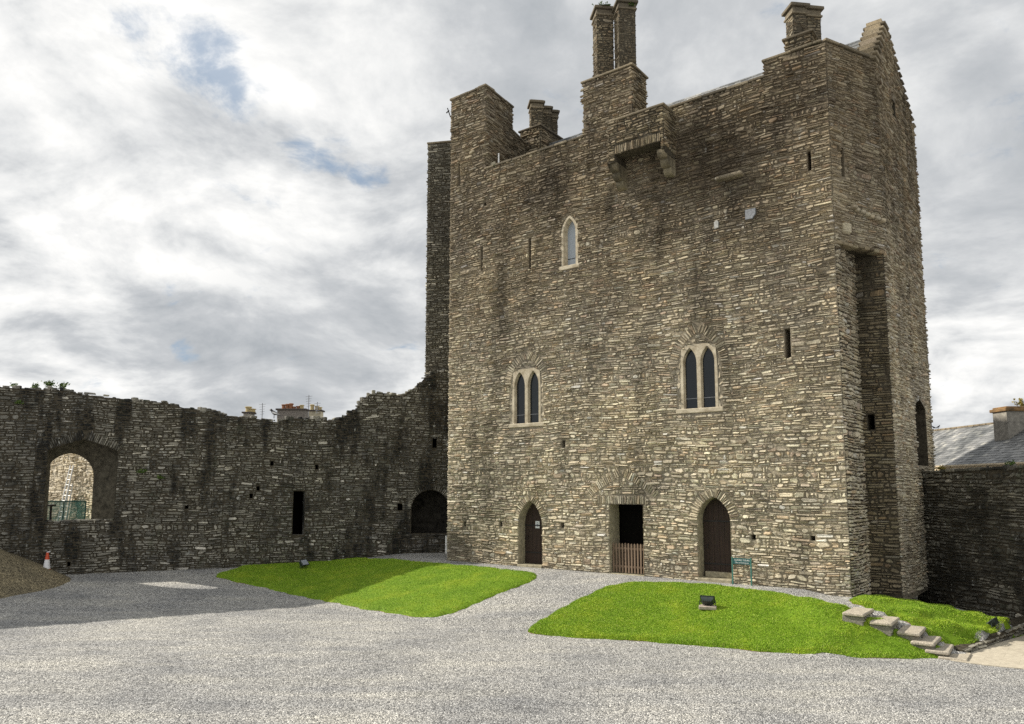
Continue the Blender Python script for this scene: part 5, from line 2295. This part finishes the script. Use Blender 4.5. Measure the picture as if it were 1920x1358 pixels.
def floodlight(p, yaw, tilt, s, label, glass=True, pad=True):
    root = empty('floodlight', p, label, 'floodlight', 'floodlights on the lawns')
    p = np.array(p)
    if pad:
        m = MB()
        m.box(p + np.array([0, 0, .02]), (.36 * s, .3 * s, .05), Matrix.Rotation(yaw + .1, 3, 'Z'), 0, .015)
        m.build('pad', M_concrete, root)
    Rm = np.array(Matrix.Rotation(yaw, 3, 'Z') @ Matrix.Rotation(tilt, 3, 'X'))
    c_ = p + np.array([0, 0, .30 * s])
    m = MB()
    # tapering housing: big rim at the front, smaller ribbed back
    prof = [(.30, .20, .10), (.31, .21, .07), (.27, .18, .05), (.24, .16, -.06), (.17, .11, -.14)]
    V = []
    for hx, hz, y in prof:
        for sx, sz in ((-1, -1), (1, -1), (1, 1), (-1, 1)):
            V.append((sx * hx * s, y * s, sz * hz * s))
    Fc = [(0, 1, 2, 3), (19, 18, 17, 16)] + [(k * 4 + (i + 1) % 4, k * 4 + i, k * 4 + 4 + i, k * 4 + 4 + (i + 1) % 4) for k in range(4) for i in range(4)]
    m.add(np.array(V) @ Rm.T + c_, Fc)
    for k in range(5):
        m.box(np.array([(-.16 + .08 * k) * s, -.09 * s, 0]) @ Rm.T + c_, (.008 * s, .07 * s, .14 * s), Rm)
    m.build('housing', M_flood, root)
    m = MB()
    m.add(np.array([(-.26 * s, .105 * s, -.16 * s), (.26 * s, .105 * s, -.16 * s), (.26 * s, .105 * s, .16 * s), (-.26 * s, .105 * s, .16 * s)]) @ Rm.T + c_, [(3, 2, 1, 0)])
    m.build('lens', glass_mat('lamp_lens', (.35, .38, .44), .2), root)
    m = MB()
    Ry = np.array(Matrix.Rotation(yaw, 3, 'Z'))
    for g_ in (-1, 1):
        a_ = np.array([g_ * .325 * s, 0, 0]) @ Ry.T
        m.tube(p + a_ + np.array([0, 0, .06]), c_ + a_, .018 * s)
    a_ = np.array([.325 * s, 0, 0]) @ Ry.T
    m.tube(p - a_ + np.array([0, 0, .06]), p + a_ + np.array([0, 0, .06]), .018 * s)
    m.build('bracket', M_flood, root)
    return root


def on_lawn(px, py, hz):
    return march(px, py, lambda x, y: float(hz(np.array([[x, y]]))[0]))


floodlight(on_lawn(1327, 1140, hz2), math.radians(-22), math.radians(38), .74, 'dark floodlight on a concrete pad in the middle of the large sunlit lawn')
floodlight(on_lawn(569, 1066, hz1), math.radians(-112), math.radians(38), .8, 'tilted floodlight with pale lens on the shaded lawn near the curtain wall', pad=False)
floodlight(on_lawn(1863, 1178, hz3), math.radians(45), math.radians(48), .62, 'black floodlight sunk in the grass bank beside the boundary wall', pad=False)

# ------------------------------------------------------------------ sign beside the right door
s0 = FAC.P(FAC.uv(1374, 1087, .22)[0], 0, .22)
s1 = FAC.P(FAC.uv(1409, 1089, .22)[0], 0, .22)
sgn = empty('sign_board', (s0 + s1) / 2, 'small green sign with white lettering on two posts beside the right door', 'sign')
SFm = Frame((s0[0], s0[1], 0), (s1[0], s1[1], 0))
st_ = onplane(1391, 1047, SFm.O, SFm.N)[2]
sb_ = onplane(1391, 1058.5, SFm.O, SFm.N)[2]
for u in (0, SFm.L):
    m = MB()
    z = H(*SFm.P(u, 0)[:2])
    m.fbox(SFm, u - .022, u + .022, z - .1, st_ + .03, -.02, .02, 0, .004)
    m.build('post', M_gpost, sgn)
m = MB()
m.fbox(SFm, .024, SFm.L - .024, sb_, st_, -.012, .012, 0, .004)
bd_ = m.build('board', M_green, sgn)


def text_on(fr, txt, u, v, w, size, mat, parent, name):
    cu = bpy.data.curves.new(name, 'FONT')
    cu.body = txt
    cu.size = size
    cu.align_x = 'CENTER'
    cu.extrude = .001
    to = bpy.data.objects.new(name, cu)
    C.objects.link(to)
    dg = bpy.context.evaluated_depsgraph_get()
    me = bpy.data.meshes.new_from_object(to.evaluated_get(dg))
    bpy.data.objects.remove(to)
    vs = np.array([tuple(x.co) for x in me.vertices])
    mb = MB()
    mb.add(fr.O + vs[:, 0:1] * fr.U + vs[:, 1:2] * fr.V + fr.U * u + fr.V * v + fr.N * (w + vs[:, 2:3]), [tuple(p.vertices) for p in me.polygons])
    bpy.data.meshes.remove(me)
    return mb.build(name, mat, parent)


sh_ = st_ - sb_
text_on(SFm, 'GUIDED TOURS', SFm.L * .53, sb_ + sh_ * .56, .0135, sh_ * .36, M_white, bd_, 'lettering')
text_on(SFm, 'Not an Entrance', SFm.L * .53, sb_ + sh_ * .16, .0135, sh_ * .34, M_white, bd_, 'lettering')

# ------------------------------------------------------------------ picket gate in the middle doorway
gw = -.12
pg = empty('picket_gate', FAC.P(D2.uc, D2.vb, gw), 'low brown timber picket gate across the middle doorway', 'gate')
gt = FAC.uv(1180, 1019, gw)[1]
npk = 11
for i in range(npk):
    u = D2.u0 + .07 + (D2.u1 - D2.u0 - .14) * i / (npk - 1)
    m = MB()
    hw = .036
    zt_ = gt + rnd.uniform(-.012, .012)
    pf = [(u - hw, D2.vb + .03), (u + hw, D2.vb + .03), (u + hw, zt_ - .04), (u + hw * .5, zt_ - .008), (u, zt_), (u - hw * .5, zt_ - .008), (u - hw, zt_ - .04)]
    f_ = [FAC.P(a, b, gw) for a, b in pf]
    k_ = [FAC.P(a, b, gw - .02) for a, b in pf]
    nn = len(pf)
    m.add(f_ + k_, [list(range(nn)), list(range(2 * nn - 1, nn - 1, -1))] + [[q, nn + q, nn + (q + 1) % nn, (q + 1) % nn] for q in range(nn)])
    m.build('picket', M_gate, pg)
for v in (D2.vb + .22, gt - .25):
    m = MB()
    m.fbox(FAC, D2.u0 + .02, D2.u1 - .02, v, v + .08, gw - .055, gw - .022, 0, .004)
    m.build('rail', M_gate, pg)

# ------------------------------------------------------------------ sky, sun, camera
to_sun = np.array([-.935, .355, 0])
to_sun = to_sun / np.linalg.norm(to_sun)
EL = math.radians(34)
sv = Vector((to_sun[0] * math.cos(EL), to_sun[1] * math.cos(EL), math.sin(EL)))
sun = bpy.data.lights.new('sun', 'SUN')
sun.energy = 5.0
sun.angle = math.radians(.6)
sun.color = (1.0, .93, .82)
so = bpy.data.objects.new('sun', sun)
C.objects.link(so)
so.rotation_euler = sv.to_track_quat('Z', 'Y').to_euler()
so.location = (-20, 10, 40)

wd_ = bpy.data.worlds.new('World')
bpy.context.scene.world = wd_
wd_.use_nodes = True
nt = wd_.node_tree
for nn in list(nt.nodes):
    nt.nodes.remove(nn)
out = N(nt, 'OutputWorld')
bg = N(nt, 'Background')
bg.inputs[1].default_value = .081
nt.links.new(bg.outputs[0], out.inputs[0])
sky = N(nt, 'TexSky')
sky.sky_type = 'NISHITA'
sky.sun_disc = False
sky.sun_elevation = EL
sky.sun_rotation = math.atan2(to_sun[0], to_sun[1])
sky.air_density = 1.0
sky.dust_density = 1.0
tc = N(nt, 'TexCoord').outputs['Generated']
sp = N(nt, 'SeparateXYZ')
nt.links.new(tc, sp.inputs[0])


def math_(op, a, b=None, c=None, clamp=False):
    m = N(nt, 'Math', operation=op)
    m.use_clamp = clamp
    for i, v in enumerate((a, b, c)):
        if v is None:
            continue
        if isinstance(v, (int, float)):
            m.inputs[i].default_value = v
        else:
            nt.links.new(v, m.inputs[i])
    return m.outputs[0]


zc = math_('ADD', math_('MAXIMUM', sp.outputs[2], 0.0), .34)
px_ = math_('DIVIDE', sp.outputs[0], zc)
py_ = math_('DIVIDE', sp.outputs[1], zc)
cmb = N(nt, 'CombineXYZ')
nt.links.new(px_, cmb.inputs[0])
nt.links.new(py_, cmb.inputs[1])
P_ = cmb.outputs[0]


def wnoise(scale, detail, rough, loc=(0, 0, 0), dist=0.0):
    mp = N(nt, 'Mapping')
    mp.inputs['Location'].default_value = loc
    nt.links.new(P_, mp.inputs[0])
    n_ = N(nt, 'TexNoise')
    n_.inputs['Scale'].default_value = scale
    n_.inputs['Detail'].default_value = detail
    n_.inputs['Roughness'].default_value = rough
    n_.inputs['Distortion'].default_value = dist
    nt.links.new(mp.outputs[0], n_.inputs[0])
    return n_.outputs[0]


def rng(v, a, b, c=0.0, d=1.0):
    m = N(nt, 'MapRange')
    m.interpolation_type = 'SMOOTHSTEP'
    nt.links.new(v, m.inputs[0])
    for i, x in enumerate((a, b, c, d)):
        m.inputs[1 + i].default_value = x
    return m.outputs[0]


def blob(px, py, deg_in, deg_out):
    d = norm(ray(px, py))
    dt = N(nt, 'VectorMath', operation='DOT_PRODUCT')
    nt.links.new(tc, dt.inputs[0])
    dt.inputs[1].default_value = d
    return rng(dt.outputs['Value'], math.cos(math.radians(deg_out)), math.cos(math.radians(deg_in)))


# cloud relief: difference of two noise lookups along the sun direction
n1 = wnoise(3.0, 11, .60, (3.1, 1.7, 0), .3)
n2 = wnoise(3.0, 11, .60, (3.1 + .06, 1.7 - .06, 0), .3)
nb = wnoise(1.5, 5, .5, (5.0, 2.0, 0), .3)
relief = math_('MULTIPLY_ADD', math_('SUBTRACT', n1, n2), 3.6, .52)
dens = rng(n1, .36, .66)
shade = math_('ADD', math_('MULTIPLY', relief, .62), math_('MULTIPLY', rng(nb, .30, .62), .46), None, True)
# grey veil: right half of the sky and a bank low on the left
veil = math_('MAXIMUM', blob(1250, 180, 4, 24), math_('MAXIMUM', math_('MULTIPLY', blob(1900, 150, 3, 18), 1.0), math_('MULTIPLY', blob(560, 720, 3, 13), .85)))
shade2 = math_('MULTIPLY', shade, math_('MULTIPLY_ADD', veil, -.40, .93), None, True)
cr = ramp(nt, [(0, (4.2, 4.5, 4.8)), (.3, (5.9, 6.1, 6.3)), (.58, (8.5, 8.58, 8.55)), (.8, (10.2, 10.15, 9.95)), (1, (11.2, 11.1, 10.9))])
nt.links.new(shade2, cr.inputs[0])
# gaps with blue sky
hole = None
for bx_, by_, r_, k_ in ((150, 45, 4, .42), (280, 70, 4, .72), (370, 110, 4, .9), (410, 160, 3.6, 1), (470, 205, 3, .75), (560, 262, 2.8, .75), (630, 280, 2.8, .75), (690, 322, 2.4, .7), (490, 455, 1.5, .6), (350, 662, 1.6, .6), (1880, 60, 9, .42)):
    q_ = math_('MULTIPLY', blob(bx_, by_, .2, r_ * .92), k_)
    hole = q_ if hole is None else math_('MAXIMUM', hole, q_)
gap = math_('MULTIPLY', 1.0, rng(math_('MULTIPLY_ADD', hole, .8, math_('MULTIPLY', math_('SUBTRACT', wnoise(6.5, 9, .62, (1.3, 8.2, 0), .35), .5), 3.0)), .34, .95))
gap2 = math_('MULTIPLY', rng(wnoise(1.9, 8, .6, (9.3, 4.2, 0), .2), .68, .8), .45)
gap = math_('MAXIMUM', gap, gap2)
blue = mix(nt, .55, (2.2, 3.6, 5.4), sky.outputs[0])
blue = mix(nt, .55, (2.3, 3.5, 5.0), blue)
final = mix(nt, math_('MULTIPLY', gap, .72), cr.outputs[0], blue)
nt.links.new(final, bg.inputs[0])

cam = bpy.data.cameras.new('camera')
co = bpy.data.objects.new('camera', cam)
C.objects.link(co)
co.location = (0, 0, EYE)
co.rotation_euler = (math.pi / 2 + TH, 0, 0)
cam.sensor_width = 36
cam.lens = 36 * F / 1920
cam.shift_y = (PPY - 679) / 1920
cam.clip_end = 2000
bpy.context.scene.camera = co
sc = bpy.context.scene
sc.view_settings.view_transform = 'Standard'
sc.view_settings.look = 'None'
sc.view_settings.exposure = .3
sc.view_settings.gamma = 1
sc.render.engine = 'CYCLES'
sc.cycles.use_denoising = False
sc.cycles.max_bounces = 6
print('stones done')
